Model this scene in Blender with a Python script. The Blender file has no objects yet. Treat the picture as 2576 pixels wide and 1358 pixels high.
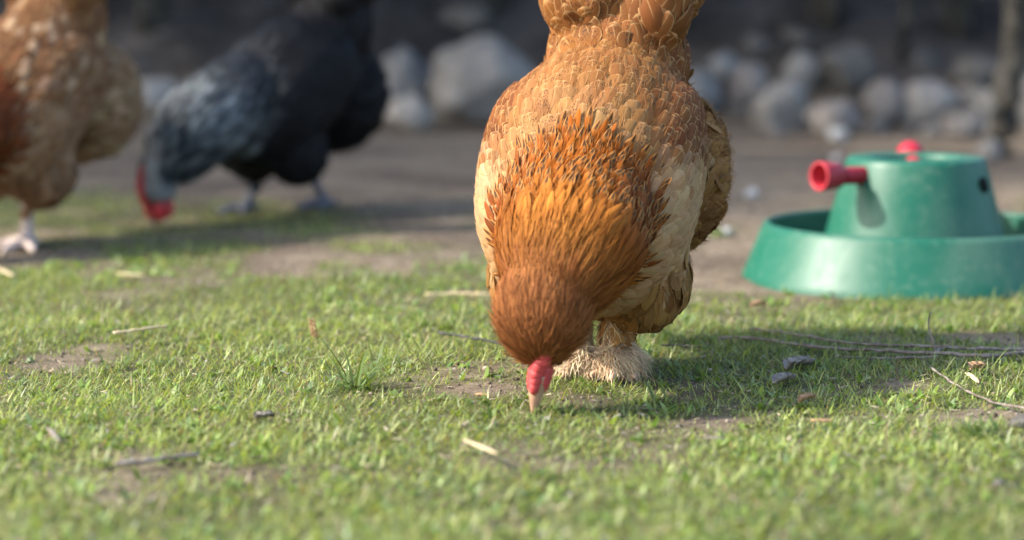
import bpy, bmesh, math, random
import numpy as np
from mathutils import Vector, Matrix, noise, kdtree
from mathutils.bvhtree import BVHTree

random.seed(7)
rng = np.random.default_rng(11)
R = math.radians
S = bpy.context.scene
COL = S.collection

# ------------------------------------------------------------------ camera, sky, sun, exposure
CAM_H, PITCH, LENS = 0.41, 7.24, 85.0
cam_d = bpy.data.cameras.new('camera')
cam = bpy.data.objects.new('camera', cam_d)
COL.objects.link(cam)
cam.location = (0, 0, CAM_H)
cam.rotation_euler = (R(90 - PITCH), 0, 0)
cam_d.lens = LENS
cam_d.sensor_width = 36
cam_d.clip_start = 0.05
cam_d.clip_end = 500
cam_d.dof.use_dof = True
cam_d.dof.focus_distance = 2.37
cam_d.dof.aperture_fstop = 2.9
S.camera = cam

SUN_EL, SUN_AZ = 37.0, -100.0          # azimuth clockwise from +Y: the sun stands to the left
w = bpy.data.worlds.new('World')
S.world = w
w.use_nodes = True
nt = w.node_tree
sky = nt.nodes.new('ShaderNodeTexSky')
sky.sky_type = 'NISHITA'
sky.sun_disc = False
sky.sun_elevation = R(SUN_EL)
sky.sun_rotation = R(SUN_AZ)
sky.dust_density = 2.5
nt.links.new(sky.outputs[0], nt.nodes['Background'].inputs[0])
nt.nodes['Background'].inputs[1].default_value = 0.15
sd = bpy.data.lights.new('sun', 'SUN')
sd.energy = 3.0
sd.angle = R(1.2)
sd.color = (1, 0.92, 0.80)
sun = bpy.data.objects.new('sun', sd)
COL.objects.link(sun)
to_sun = Vector((math.sin(R(SUN_AZ)) * math.cos(R(SUN_EL)), math.cos(R(SUN_AZ)) * math.cos(R(SUN_EL)), math.sin(R(SUN_EL))))
sun.rotation_euler = to_sun.to_track_quat('Z', 'Y').to_euler()
sun.location = (-4, 0, 5)
S.view_settings.view_transform = 'Standard'
S.view_settings.look = 'None'
S.view_settings.gamma = 1
S.view_settings.exposure = 1.52
S.render.engine = 'CYCLES'
S.cycles.use_denoising = True
S.cycles.max_bounces = 6
S.cycles.transparent_max_bounces = 6

# ------------------------------------------------------------------ terrain height and pixel helpers
FPX = LENS / 36 * 2576                 # focal length in the units of a 2576 wide view


def ray(u, v):
    x = (u - 1288) / FPX
    y = -(v - 679) / FPX
    c, s = math.cos(R(PITCH)), math.sin(R(PITCH))
    return Vector((x, c + y * s, -s + y * c))


def project(X, Y, Z):
    c, s = math.cos(R(PITCH)), math.sin(R(PITCH))
    dz = Z - CAM_H
    dep = Y * c - dz * s
    up = Y * s + dz * c
    return 1288 + FPX * X / dep, 679 - FPX * up / dep, dep


def vnoise(x, y, seed=0):
    x = np.asarray(x, float)
    y = np.asarray(y, float)
    xi = np.floor(x).astype(np.int64)
    yi = np.floor(y).astype(np.int64)
    fx = x - xi
    fy = y - yi
    fx = fx * fx * (3 - 2 * fx)
    fy = fy * fy * (3 - 2 * fy)

    def h(a, b):
        n = (a * 374761393 + b * 668265263 + seed * 1442695041) & 0x7fffffff
        n = ((n ^ (n >> 13)) * 1274126177) & 0x7fffffff
        return ((n ^ (n >> 16)) & 0xffff) / 65535.0
    return (h(xi, yi) * (1 - fx) + h(xi + 1, yi) * fx) * (1 - fy) + (h(xi, yi + 1) * (1 - fx) + h(xi + 1, yi + 1) * fx) * fy


def fbm(x, y, seed=0, o=4):
    t = 0
    a = 0.5
    for k in range(o):
        t = t + a * vnoise(x * 2 ** k, y * 2 ** k, seed + k)
        a *= 0.5
    return t


def T(x, y):
    x = np.asarray(x, float)
    y = np.asarray(y, float)
    near = np.clip(y / 6, 0, 1)
    g = (fbm(x * 5, y * 5, 3, 3) - 0.44) * 0.012 + (vnoise(x * 1.1, y * 1.1, 9) - 0.5) * 0.012 * near
    edge = 6.05 + 0.35 * (vnoise(x * 0.9, y * 0 + 3.3, 21) - 0.5)
    t = np.clip((y - edge) / 2.6, 0, 1)
    bank = 1.9 * t * (0.55 + 0.45 * t) + 0.16 * np.clip(t * 6, 0, 1) * (fbm(x * 2.2, y * 2.2, 31, 4) - 0.45)
    return g + bank


def Tz(x, y):
    return float(T(x, y))


def G(u, v):
    """point of the terrain seen at u, v of a 2576 x 1358 view"""
    d = ray(u, v)
    o = Vector((0, 0, CAM_H))
    t = 0.8
    while t < 30:
        p = o + d * t
        if p.z <= Tz(p.x, p.y):
            for _ in range(12):
                t -= 0.0025
                p = o + d * t
                if p.z > Tz(p.x, p.y):
                    break
            return p
        t += 0.02
    return o + d * 30


def PT(u, v, Y):
    d = ray(u, v)
    return Vector((0, 0, CAM_H)) + d * (Y / d.y)


# ------------------------------------------------------------------ object helpers
def tag(o, label=None, cat=None, group=None, kind=None):
    if label:
        o['label'] = label
    if cat:
        o['category'] = cat
    if group:
        o['group'] = group
    if kind:
        o['kind'] = kind
    return o


def empty(name, loc, rz=0):
    o = bpy.data.objects.new(name, None)
    o.empty_display_size = 0.05
    o.location = loc
    o.rotation_euler = (0, 0, rz)
    COL.objects.link(o)
    return o


def link(name, me, mat, parent=None, smooth=True):
    o = bpy.data.objects.new(name, me)
    COL.objects.link(o)
    if mat:
        me.materials.append(mat)
    if parent:
        o.parent = parent
    if smooth:
        me.shade_smooth()
    return o


def np_mesh(name, verts, faces, uv=None, color=None):
    """verts (n,3), faces (m,4) or (m,3); uv, color per vertex"""
    verts = np.asarray(verts, np.float32)
    faces = np.asarray(faces, np.int32)
    me = bpy.data.meshes.new(name)
    k = faces.shape[1]
    me.vertices.add(len(verts))
    me.vertices.foreach_set('co', verts.ravel())
    me.loops.add(faces.size)
    me.loops.foreach_set('vertex_index', faces.ravel())
    me.polygons.add(len(faces))
    me.polygons.foreach_set('loop_start', np.arange(0, faces.size, k, dtype=np.int32))
    me.polygons.foreach_set('loop_total', np.full(len(faces), k, np.int32))
    me.update(calc_edges=True)
    if uv is not None:
        l = me.uv_layers.new(name='UVMap')
        l.data.foreach_set('uv', np.asarray(uv, np.float32)[faces.ravel()].ravel())
    if color is not None:
        a = me.color_attributes.new('tint', 'FLOAT_COLOR', 'POINT')
        a.data.foreach_set('color', np.asarray(color, np.float32).ravel())
    return me


class NM:
    """small node material builder"""

    def __init__(self, name):
        self.m = bpy.data.materials.new(name)
        self.m.use_nodes = True
        self.t = self.m.node_tree
        self.b = self.t.nodes['Principled BSDF']
        self.out = self.t.nodes['Material Output']

    def n(self, typ, **kw):
        nd = self.t.nodes.new(typ)
        for k, v in kw.items():
            setattr(nd, k, v)
        return nd

    def set(self, sock, v):
        if isinstance(v, bpy.types.NodeSocket):
            self.t.links.new(v, sock)
        else:
            sock.default_value = v

    def math(self, op, a, b=0.0, c=0.0, clamp=False):
        nd = self.n('ShaderNodeMath', operation=op, use_clamp=clamp)
        self.set(nd.inputs[0], a)
        self.set(nd.inputs[1], b)
        self.set(nd.inputs[2], c)
        return nd.outputs[0]

    def mix(self, f, a, b, mode='MIX'):
        nd = self.n('ShaderNodeMix', data_type='RGBA', blend_type=mode)
        self.set(nd.inputs[0], f)
        for s, v in ((nd.inputs[6], a), (nd.inputs[7], b)):
            if not isinstance(v, bpy.types.NodeSocket) and len(v) == 3:
                v = (*v, 1)
            self.set(s, v)
        return nd.outputs[2]

    def ss(self, x, a, b):
        nd = self.n('ShaderNodeMapRange', interpolation_type='SMOOTHSTEP')
        self.set(nd.inputs[0], x)
        nd.inputs[1].default_value = a
        nd.inputs[2].default_value = b
        return nd.outputs[0]

    def noise(self, scale, detail=3, rough=0.55, co=None, out=0):
        nd = self.n('ShaderNodeTexNoise')
        nd.inputs['Scale'].default_value = scale
        nd.inputs['Detail'].default_value = detail
        nd.inputs['Roughness'].default_value = rough
        if co is None:
            co = self.n('ShaderNodeTexCoord').outputs['Object']
        self.t.links.new(co, nd.inputs['Vector'])
        return nd.outputs[out]

    def bump(self, h, strength=0.5, dist=0.01):
        nd = self.n('ShaderNodeBump')
        nd.inputs['Strength'].default_value = strength
        nd.inputs['Distance'].default_value = dist
        self.t.links.new(h, nd.inputs['Height'])
        self.t.links.new(nd.outputs[0], self.b.inputs['Normal'])

    def fin(self, color, rough=0.8, spec=0.3):
        self.set(self.b.inputs['Base Color'], (*color, 1) if isinstance(color, tuple) and len(color) == 3 else color)
        self.set(self.b.inputs['Roughness'], rough)
        self.b.inputs['Specular IOR Level'].default_value = spec
        return self.m


def mat_plain(name, c1, c2, scale=40, rough=0.8, spec=0.3, bump=0.3, bd=0.003, detail=4):
    k = NM(name)
    f = k.noise(scale, detail)
    col = k.mix(k.ss(f, 0.35, 0.68), c1, c2)
    if bump:
        k.bump(f, bump, bd)
    return k.fin(col, rough, spec)


def mat_ground():
    k = NM('soil')
    at = k.n('ShaderNodeAttribute', attribute_name='tint')
    sep = k.n('ShaderNodeSeparateColor')
    k.t.links.new(at.outputs['Color'], sep.inputs[0])
    big = k.noise(3.5, 5)
    mid = k.noise(28, 5)
    fine = k.noise(240, 3, 0.7)
    dirt = k.mix(k.ss(mid, 0.3, 0.7), (0.140, 0.107, 0.073), (0.238, 0.194, 0.141))
    dirt = k.mix(k.math('MULTIPLY', k.ss(big, 0.42, 0.62), 0.75), dirt, (0.085, 0.062, 0.046))
    dirt = k.mix(k.math('MULTIPLY', k.ss(fine, 0.55, 0.75), 0.55), dirt, (0.29, 0.26, 0.225))
    dirt = k.mix(k.math('MULTIPLY', k.ss(fine, 0.45, 0.25), 0.6), dirt, (0.07, 0.058, 0.05))
    thatch = k.mix(k.ss(mid, 0.35, 0.65), (0.052, 0.062, 0.022), (0.105, 0.105, 0.045))
    col = k.mix(k.math('MULTIPLY', sep.outputs[0], 0.9), dirt, thatch)
    bankc = k.mix(k.ss(big, 0.4, 0.65), (0.024, 0.021, 0.019), (0.060, 0.054, 0.050))  # dark bank soil, with the shade over the bank put into its colour
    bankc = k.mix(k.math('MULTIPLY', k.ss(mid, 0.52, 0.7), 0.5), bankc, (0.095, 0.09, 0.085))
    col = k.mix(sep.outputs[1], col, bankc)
    h = k.math('ADD', k.math('MULTIPLY', mid, 0.8), k.math('MULTIPLY', fine, 0.35))
    k.bump(h, 0.9, 0.008)
    return k.fin(col, 0.95, 0.15)


def mat_leafy(name, rough=0.5, trans=0.35, spec=0.35):
    k = NM(name)
    at = k.n('ShaderNodeAttribute', attribute_name='tint').outputs['Color']
    k.fin(at, rough, spec)
    tr = k.n('ShaderNodeBsdfTranslucent')
    k.t.links.new(k.mix(1.0, at, (1.25, 1.15, 0.55), 'MULTIPLY'), tr.inputs[0])
    mx = k.n('ShaderNodeMixShader')
    mx.inputs[0].default_value = trans
    k.t.links.new(k.b.outputs[0], mx.inputs[1])
    k.t.links.new(tr.outputs[0], mx.inputs[2])
    k.t.links.new(mx.outputs[0], k.out.inputs[0])
    return k.m


def mat_feather(name, lace=(0.80, 0.62, 0.40), lace_f=0.8, shaft_f=0.75, speck=0.7, dark=(0.03, 0.022, 0.02), rough=0.68, spec=0.15, trans=0.22):
    """vane of one feather: tint from the mesh, pale shaft and rim, dark speckles or a dark tip where tint alpha says so"""
    k = NM(name)
    at = k.n('ShaderNodeAttribute', attribute_name='tint')
    uvn = k.n('ShaderNodeUVMap')
    sp = k.n('ShaderNodeSeparateXYZ')
    k.t.links.new(uvn.outputs[0], sp.inputs[0])
    u = k.math('FRACT', sp.outputs[0])
    v = k.math('FRACT', sp.outputs[1])
    au = k.math('ABSOLUTE', k.math('SUBTRACT', k.math('MULTIPLY', u, 2), 1.0))
    kind = at.outputs['Alpha']          # 0 plain, 0.5 speckled, 1 dark arrow tip
    barb = k.n('ShaderNodeTexNoise')
    cm = k.n('ShaderNodeCombineXYZ')
    k.t.links.new(k.math('MULTIPLY', sp.outputs[0], 4), cm.inputs[0])
    k.t.links.new(k.math('MULTIPLY', k.math('ADD', v, k.math('MULTIPLY', au, -0.5)), 34), cm.inputs[1])
    k.t.links.new(k.math('FLOOR', sp.outputs[1]), cm.inputs[2])
    k.t.links.new(cm.outputs[0], barb.inputs['Vector'])
    barb.inputs['Scale'].default_value = 1.0
    barb.inputs['Detail'].default_value = 2
    bf = k.ss(barb.outputs[0], 0.3, 0.7)
    col = k.mix(k.math('MULTIPLY', bf, 0.38), at.outputs['Color'], k.mix(1.0, at.outputs['Color'], (0.55, 0.45, 0.4), 'MULTIPLY'))
    # speckles
    spn = k.n('ShaderNodeTexNoise')
    cm2 = k.n('ShaderNodeCombineXYZ')
    k.t.links.new(k.math('MULTIPLY', sp.outputs[0], 14), cm2.inputs[0])
    k.t.links.new(k.math('MULTIPLY', sp.outputs[1], 11), cm2.inputs[1])
    k.t.links.new(cm2.outputs[0], spn.inputs['Vector'])
    spn.inputs['Scale'].default_value = 1.0
    spn.inputs['Detail'].default_value = 1
    sm = k.math('MULTIPLY', k.ss(spn.outputs[0], 0.54, 0.62), k.math('MULTIPLY', k.ss(v, 0.35, 0.6), k.ss(au, 0.8, 0.45)))
    half = k.math('MULTIPLY', k.math('GREATER_THAN', kind, 0.25), k.math('LESS_THAN', kind, 0.75))
    col = k.mix(k.math('MULTIPLY', k.math('MULTIPLY', sm, half), speck), col, dark)
    # rim and shaft
    rim = k.math('MAXIMUM', k.ss(au, 0.80, 0.98), k.ss(v, 0.90, 0.98))
    rim = k.math('MULTIPLY', rim, k.ss(v, 0.25, 0.6))
    col = k.mix(k.math('MULTIPLY', rim, lace_f), col, lace)
    shaft = k.math('MULTIPLY', k.math('MULTIPLY', k.ss(au, 0.08, 0.02), k.ss(v, 0.35, 0.7)), shaft_f)
    col = k.mix(shaft, col, lace)
    # dark arrow at the tip of a hackle feather
    arrow = k.math('MULTIPLY', k.ss(au, 0.58, 0.36), k.math('MULTIPLY', k.ss(v, 0.55, 0.74), k.ss(v, 0.99, 0.93)))
    isarrow = k.math('GREATER_THAN', kind, 0.75)
    col = k.mix(k.math('MULTIPLY', k.math('MULTIPLY', k.ss(v, 0.52, 0.72), isarrow), 0.75), col, lace)
    col = k.mix(k.math('MULTIPLY', k.math('MULTIPLY', arrow, isarrow), 0.95), col, dark)
    col = k.mix(k.math('MULTIPLY', k.math('MULTIPLY', k.ss(au, 0.07, 0.03), isarrow), 0.6), col, lace)
    k.fin(col, rough, spec)
    tr = k.n('ShaderNodeBsdfTranslucent')
    k.t.links.new(col, tr.inputs[0])
    mx = k.n('ShaderNodeMixShader')
    mx.inputs[0].default_value = trans
    k.t.links.new(k.b.outputs[0], mx.inputs[1])
    k.t.links.new(tr.outputs[0], mx.inputs[2])
    k.t.links.new(mx.outputs[0], k.out.inputs[0])
    return k.m


def mat_tint(name, rough=0.6, spec=0.25, bump=0, scale=60):
    k = NM(name)
    at = k.n('ShaderNodeAttribute', attribute_name='tint').outputs['Color']
    f = k.noise(scale, 4)
    col = k.mix(k.math('MULTIPLY', k.ss(f, 0.35, 0.65), 0.4), at, k.mix(1.0, at, (0.6, 0.55, 0.5), 'MULTIPLY'))
    if bump:
        k.bump(f, bump, 0.003)
    return k.fin(col, rough, spec)


# ------------------------------------------------------------------ ground sheet with the bank behind
def geo(a, b, n):
    return list(a + (b - a) * (np.linspace(0, 1, n + 1)[1:] ** 2.2))


def grass_density(x, y):
    """share of ground hidden by grass, from where the lawn is worn"""
    z = np.zeros_like(x)
    u, v, d = project(x, y, z)
    n = fbm(x * 6.5, y * 6.5, 50, 4) * 1.06
    n2 = vnoise(x * 16, y * 16, 77)
    lv = np.interp(v, [380, 455, 500, 560, 640, 740, 840, 950, 1400], [0, 0.14, 0.36, 0.60, 0.70, 0.82, 0.90, 0.92, 0.95])
    lv = lv + 0.50 * np.exp(-((u - 140) / 250) ** 2 - ((v - 505) / 60) ** 2)
    lv = lv + 0.35 * np.exp(-((u - 720) / 330) ** 2 - ((v - 545) / 34) ** 2)
    lv = lv - 0.62 * np.exp(-((u - 1830) / 260) ** 2 - ((v - 640) / 90) ** 2)
    lv = lv - 0.45 * np.exp(-((u - 2300) / 500) ** 2 - ((v - 700) / 75) ** 2)
    lv = lv - 0.40 * np.exp(-((u - 1090) / 190) ** 2 - ((v - 590) / 60) ** 2)
    for a, b, sa, sb, k in ((1200, 985, 100, 18, 0.55), (2150, 1050, 230, 22, 0.45), (2450, 1040, 150, 30, 0.42), (1790, 1052, 80, 14, 0.45),
                            (120, 665, 150, 30, 0.4), (30, 860, 60, 16, 0.4), (500, 1182, 140, 16, 0.35), (1300, 1330, 120, 22, 0.6), (690, 1050, 110, 16, 0.45),
                            (340, 1020, 60, 14, 0.4), (1700, 1000, 60, 12, 0.3), (700, 640, 130, 30, 0.35), (2250, 860, 260, 16, 0.18), (2080, 1250, 60, 18, 0.4)):
        lv = lv - k * np.exp(-((u - a) / sa) ** 2 - ((v - b) / sb) ** 2)
    t = lv - 0.15 + 1.15 * (n - 0.5) + 0.45 * (n2 - 0.5)
    return np.clip((t - 0.25) / 0.4, 0, 1)


xs = sorted([-v for v in geo(1.5, 60, 26)]) + list(np.arange(-1.5, 1.501, 0.016)) + geo(1.5, 60, 26)
ys = sorted([-v + 2.2 for v in geo(1.0, 40, 18)]) + list(np.arange(1.2, 6.6, 0.016)) + list(np.arange(6.6, 9.5, 0.06)) + geo(9.5, 70, 20)
XX, YY = np.meshgrid(np.array(xs), np.array(ys))
ZZ = T(XX, YY)
gd = grass_density(XX.ravel(), YY.ravel()) * (YY.ravel() < 5.2)
gd = np.where(YY.ravel() < 1.0, 0.9, gd)
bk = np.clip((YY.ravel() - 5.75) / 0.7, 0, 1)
nx, ny = len(xs), len(ys)
ii = (np.arange(ny - 1)[:, None] * nx + np.arange(nx - 1)[None, :]).ravel()
F = np.stack([ii, ii + 1, ii + nx + 1, ii + nx], 1)
me = np_mesh('ground', np.stack([XX.ravel(), YY.ravel(), ZZ.ravel()], 1), F, color=np.stack([gd, bk, gd * 0, gd * 0 + 1], 1))
tag(link('ground', me, mat_ground()), kind='structure')


# ------------------------------------------------------------------ grass
def blade_mesh(bx, by, bz, L, W, head, lean, bend, col, name, segs=3, twist=0.0):
    n = len(bx)
    dx, dy = np.cos(head), np.sin(head)
    sx, sy = -np.sin(head + twist), np.cos(head + twist)
    V = np.zeros((n, segs + 1, 2, 3), np.float32)
    px, py, pz = bx.copy(), by.copy(), bz.copy()
    a = lean.copy()
    for k in range(segs + 1):
        t = k / segs
        ww = W * (0.75 + 0.6 * t - 1.3 * t ** 2.2) * 0.5
        ww = np.maximum(ww, W * 0.03)
        for s, j in ((-1, 0), (1, 1)):
            V[:, k, j, 0] = px + s * sx * ww
            V[:, k, j, 1] = py + s * sy * ww
            V[:, k, j, 2] = pz
        step = L / segs
        px = px + dx * np.sin(a) * step
        py = py + dy * np.sin(a) * step
        pz = pz + np.cos(a) * step
        a = a + bend / segs
    fl = []
    b = np.arange(n) * (segs + 1) * 2
    for k in range(segs):
        fl.append(np.stack([b + k * 2, b + k * 2 + 1, b + k * 2 + 3, b + k * 2 + 2], 1))
    C = np.repeat(col[:, None, :], (segs + 1) * 2, 1).reshape(-1, 4)
    return np_mesh(name, V.reshape(-1, 3), np.concatenate(fl), color=C)


def scatter(density, y0, y1, margin=0.32):
    area = (y1 - y0) * 2 * (0.22 * y1 + margin)
    n = int(area * density)
    x = (rng.random(n) * 2 - 1) * (0.22 * y1 + margin)
    y = y0 + rng.random(n) * (y1 - y0)
    k = np.abs(x) < 0.22 * y + margin
    return x[k], y[k]


def grass_color(n, x, y, dryf=0.10):
    pal = np.array([(0.136, 0.188, 0.036), (0.182, 0.232, 0.048), (0.082, 0.132, 0.032), (0.238, 0.270, 0.095), (0.172, 0.212, 0.098)])
    c = pal[rng.integers(0, len(pal), n)] * 1.55 * (0.75 + 0.6 * rng.random((n, 1)))
    pt = fbm(x * 4, y * 4, 90, 3)[:, None]
    c = c * (0.72 + 0.56 * pt) + np.array([0.03, 0.02, 0.0]) * (pt - 0.45)
    dry = rng.random(n) < dryf
    c[dry] = np.array([0.30, 0.24, 0.13]) * (0.6 + 0.7 * rng.random((dry.sum(), 1)))
    return np.concatenate([np.clip(c, 0.01, 1), np.ones((n, 1))], 1)


bx, by = [], []
for dens, a, b in ((58000, 1.25, 2.0), (82000, 2.0, 2.75), (48000, 2.75, 3.5), (22000, 3.5, 5.0)):
    x, y = scatter(dens, a, b)
    g = grass_density(x, y)
    k = rng.random(len(x)) < g * 0.86 + 0.14 * (y < 3.1)
    bx.append(x[k])
    by.append(y[k])
bx = np.concatenate(bx)
by = np.concatenate(by)
n = len(bx)
gz = T(bx, by)
gdn = grass_density(bx, by)
far = np.clip((by - 3.0) / 1.5, 0, 1)
tall = fbm(bx * 3.2, by * 3.2, 60, 3)
L = (0.009 + 0.014 * rng.random(n) ** 1.6) * (0.60 + 0.8 * tall) * (0.45 + 0.55 * gdn) * (1 - 0.45 * far)
W = (0.0008 + 0.0011 * rng.random(n) ** 1.3) * (1 + 0.9 * far) * (1 + 0.35 * (by < 2.05))
head = rng.random(n) * 2 * np.pi
lean = 0.55 + 1.05 * rng.random(n)
bend = -0.5 + 1.5 * rng.random(n)
me = blade_mesh(bx, by, gz - 0.001, L, W, head, lean, bend, grass_color(n, bx, by), 'lawn_grass', twist=(rng.random(n) - 0.5) * 1.4)
GRASS = mat_leafy('grass_blade', 0.42, 0.42, 0.5)
tag(link('lawn_grass', me, GRASS), 'short worn green lawn grass over the whole foreground', 'grass', kind='stuff')

# round leaved weeds low in the turf
x, y = scatter(1500, 1.3, 3.4)
k = rng.random(len(x)) < grass_density(x, y) * np.clip(fbm(x * 5, y * 5, 41, 2) * 2.4 - 0.4, 0, 1)
x, y = x[k], y[k]
x = np.repeat(x, 4) + (rng.random(len(x) * 4) - 0.5) * 0.008
y = np.repeat(y, 4) + (rng.random(len(y) * 4) - 0.5) * 0.008
n = len(x)
me = blade_mesh(x, y, T(x, y), 0.007 + 0.009 * rng.random(n), 0.0038 + 0.003 * rng.random(n), rng.random(n) * 6.28, 0.5 + 0.7 * rng.random(n), 0.3 + 0.6 * rng.random(n),
                grass_color(n, x, y, 0.02) * np.array([0.75, 0.88, 0.85, 1]), 'lawn_weeds')
tag(link('lawn_weeds', me, GRASS), 'low broad leaved weeds growing between the grass blades', 'weeds', kind='stuff')

# long thin blades that stand above the turf
x, y = scatter(260, 1.4, 3.3)
k = rng.random(len(x)) < grass_density(x, y)
x, y = x[k], y[k]
n = len(x)
me = blade_mesh(x, y, T(x, y), 0.018 + 0.020 * rng.random(n), 0.0009 + 0.0009 * rng.random(n), rng.random(n) * 6.28, 0.15 + 0.9 * rng.random(n), 0.1 + 0.8 * rng.random(n),
                grass_color(n, x, y, 0.12), 'long_grass', 5)
tag(link('long_grass', me, GRASS), 'scattered long thin grass blades above the short lawn', 'grass', kind='stuff')

# crumbs of soil, chaff and leaf bits
x, y = scatter(2300, 1.3, 5.6)
n = len(x)
me = blade_mesh(x, y, T(x, y) + 0.002 + 0.004 * rng.random(n) * (y < 3.2), 0.004 + 0.010 * rng.random(n) ** 2, 0.0015 + 0.0035 * rng.random(n), rng.random(n) * 6.28,
                1.35 + 0.35 * rng.random(n), 0.3 * rng.random(n) - 0.1,
                np.concatenate([np.array([(0.33, 0.26, 0.18), (0.20, 0.14, 0.09), (0.45, 0.38, 0.28), (0.10, 0.075, 0.06), (0.30, 0.27, 0.25)])[rng.integers(0, 5, n)] * (0.6 + 0.6 * rng.random((n, 1))), np.ones((n, 1))], 1), 'chaff', segs=2)
tag(link('chaff', me, mat_tint('dry_chaff', 0.85, 0.2)), 'tiny dry leaf crumbs and chaff strewn over soil and lawn', 'litter', kind='stuff')


# loose soil crumbs on the worn ground
bm = bmesh.new()
bmesh.ops.create_icosphere(bm, subdivisions=1, radius=1)
bm.verts.ensure_lookup_table()
base_v = np.array([tuple(v.co) for v in bm.verts])
base_f = np.array([[v.index for v in f.verts] for f in bm.faces])
bm.free()
x, y = scatter(5200, 1.35, 4.2)
k = rng.random(len(x)) < 1.05 - grass_density(x, y)
x, y = x[k], y[k]
n = len(x)
r = 0.0006 + 0.0019 * rng.random(n) ** 3
V = base_v[None] * (1 + 0.45 * (rng.random((n, len(base_v), 1)) - 0.5)) * (r[:, None] * (0.7 + 0.6 * rng.random((n, 3))))[:, None, :]
V = V + np.stack([x, y, T(x, y) + r * 0.4], 1)[:, None, :]
Fq = (base_f[None] + (np.arange(n) * len(base_v))[:, None, None]).reshape(-1, 3)
cc = np.array([(0.15, 0.12, 0.09), (0.11, 0.088, 0.068), (0.24, 0.205, 0.165), (0.085, 0.068, 0.054)])[rng.integers(0, 4, n)] * (0.7 + 0.6 * rng.random((n, 1)))
C4 = np.repeat(np.concatenate([cc, np.ones((n, 1))], 1)[:, None, :], len(base_v), 1).reshape(-1, 4)
tag(link('soil_crumbs', np_mesh('soil_crumbs', V.reshape(-1, 3), Fq, color=C4), mat_tint('soil_crumb', 0.95, 0.1), smooth=False), 'loose crumbs of dry soil on the worn bare patches', 'soil', kind='stuff')


# ------------------------------------------------------------------ rocks
def rock_mesh(name, rx, ry, rz, seed, sub=4, rough=0.16, cuts=7):
    bm = bmesh.new()
    bmesh.ops.create_icosphere(bm, subdivisions=sub, radius=1)
    r = random.Random(seed)
    planes = []
    for _ in range(cuts):
        d = Vector((r.gauss(0, 1), r.gauss(0, 1), r.gauss(0, 1))).normalized()
        planes.append((d, 0.62 + 0.3 * r.random()))
    off = Vector((r.random() * 50, r.random() * 50, r.random() * 50))
    for v in bm.verts:
        p = v.co.copy()
        for d, h in planes:
            e = p.dot(d) - h
            if e > 0:
                p -= d * e * 0.85
        q = v.co.normalized()
        p *= 1 + rough * noise.fractal(q * 1.6 + off, 1.0, 2.0, 5) + 0.03 * noise.fractal(q * 8 + off, 1.0, 2.0, 3)
        v.co = Vector((p.x * rx, p.y * ry, p.z * rz))
    me = bpy.data.meshes.new(name)
    bm.to_mesh(me)
    bm.free()
    return me


def mat_rock(name, c1, c2):
    k = NM(name)
    a = k.noise(9, 6, 0.6)
    b = k.noise(70, 4, 0.65)
    col = k.mix(k.ss(a, 0.35, 0.65), c1, c2)
    col = k.mix(k.math('MULTIPLY', k.ss(b, 0.5, 0.72), 0.45), col, tuple(min(1, v * 1.5) for v in c2))
    k.bump(k.math('ADD', a, k.math('MULTIPLY', b, 0.4)), 0.6, 0.02)
    return k.fin(col, 0.9, 0.2)


ROCK = {'grey': mat_rock('grey_stone', (0.158, 0.150, 0.138), (0.230, 0.219, 0.200)),
        'pale': mat_rock('pale_stone', (0.22, 0.20, 0.18), (0.30, 0.28, 0.25)),
        'blue': mat_rock('bluish_stone', (0.132, 0.132, 0.128), (0.195, 0.193, 0.186)),
        'tan': mat_rock('brownish_stone', (0.14, 0.125, 0.112), (0.215, 0.195, 0.178)),
        'dim': mat_rock('dark_stone', (0.072, 0.068, 0.062), (0.118, 0.112, 0.103)),
        'white': mat_rock('whitish_stone', (0.27, 0.27, 0.265), (0.40, 0.40, 0.39))}

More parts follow.
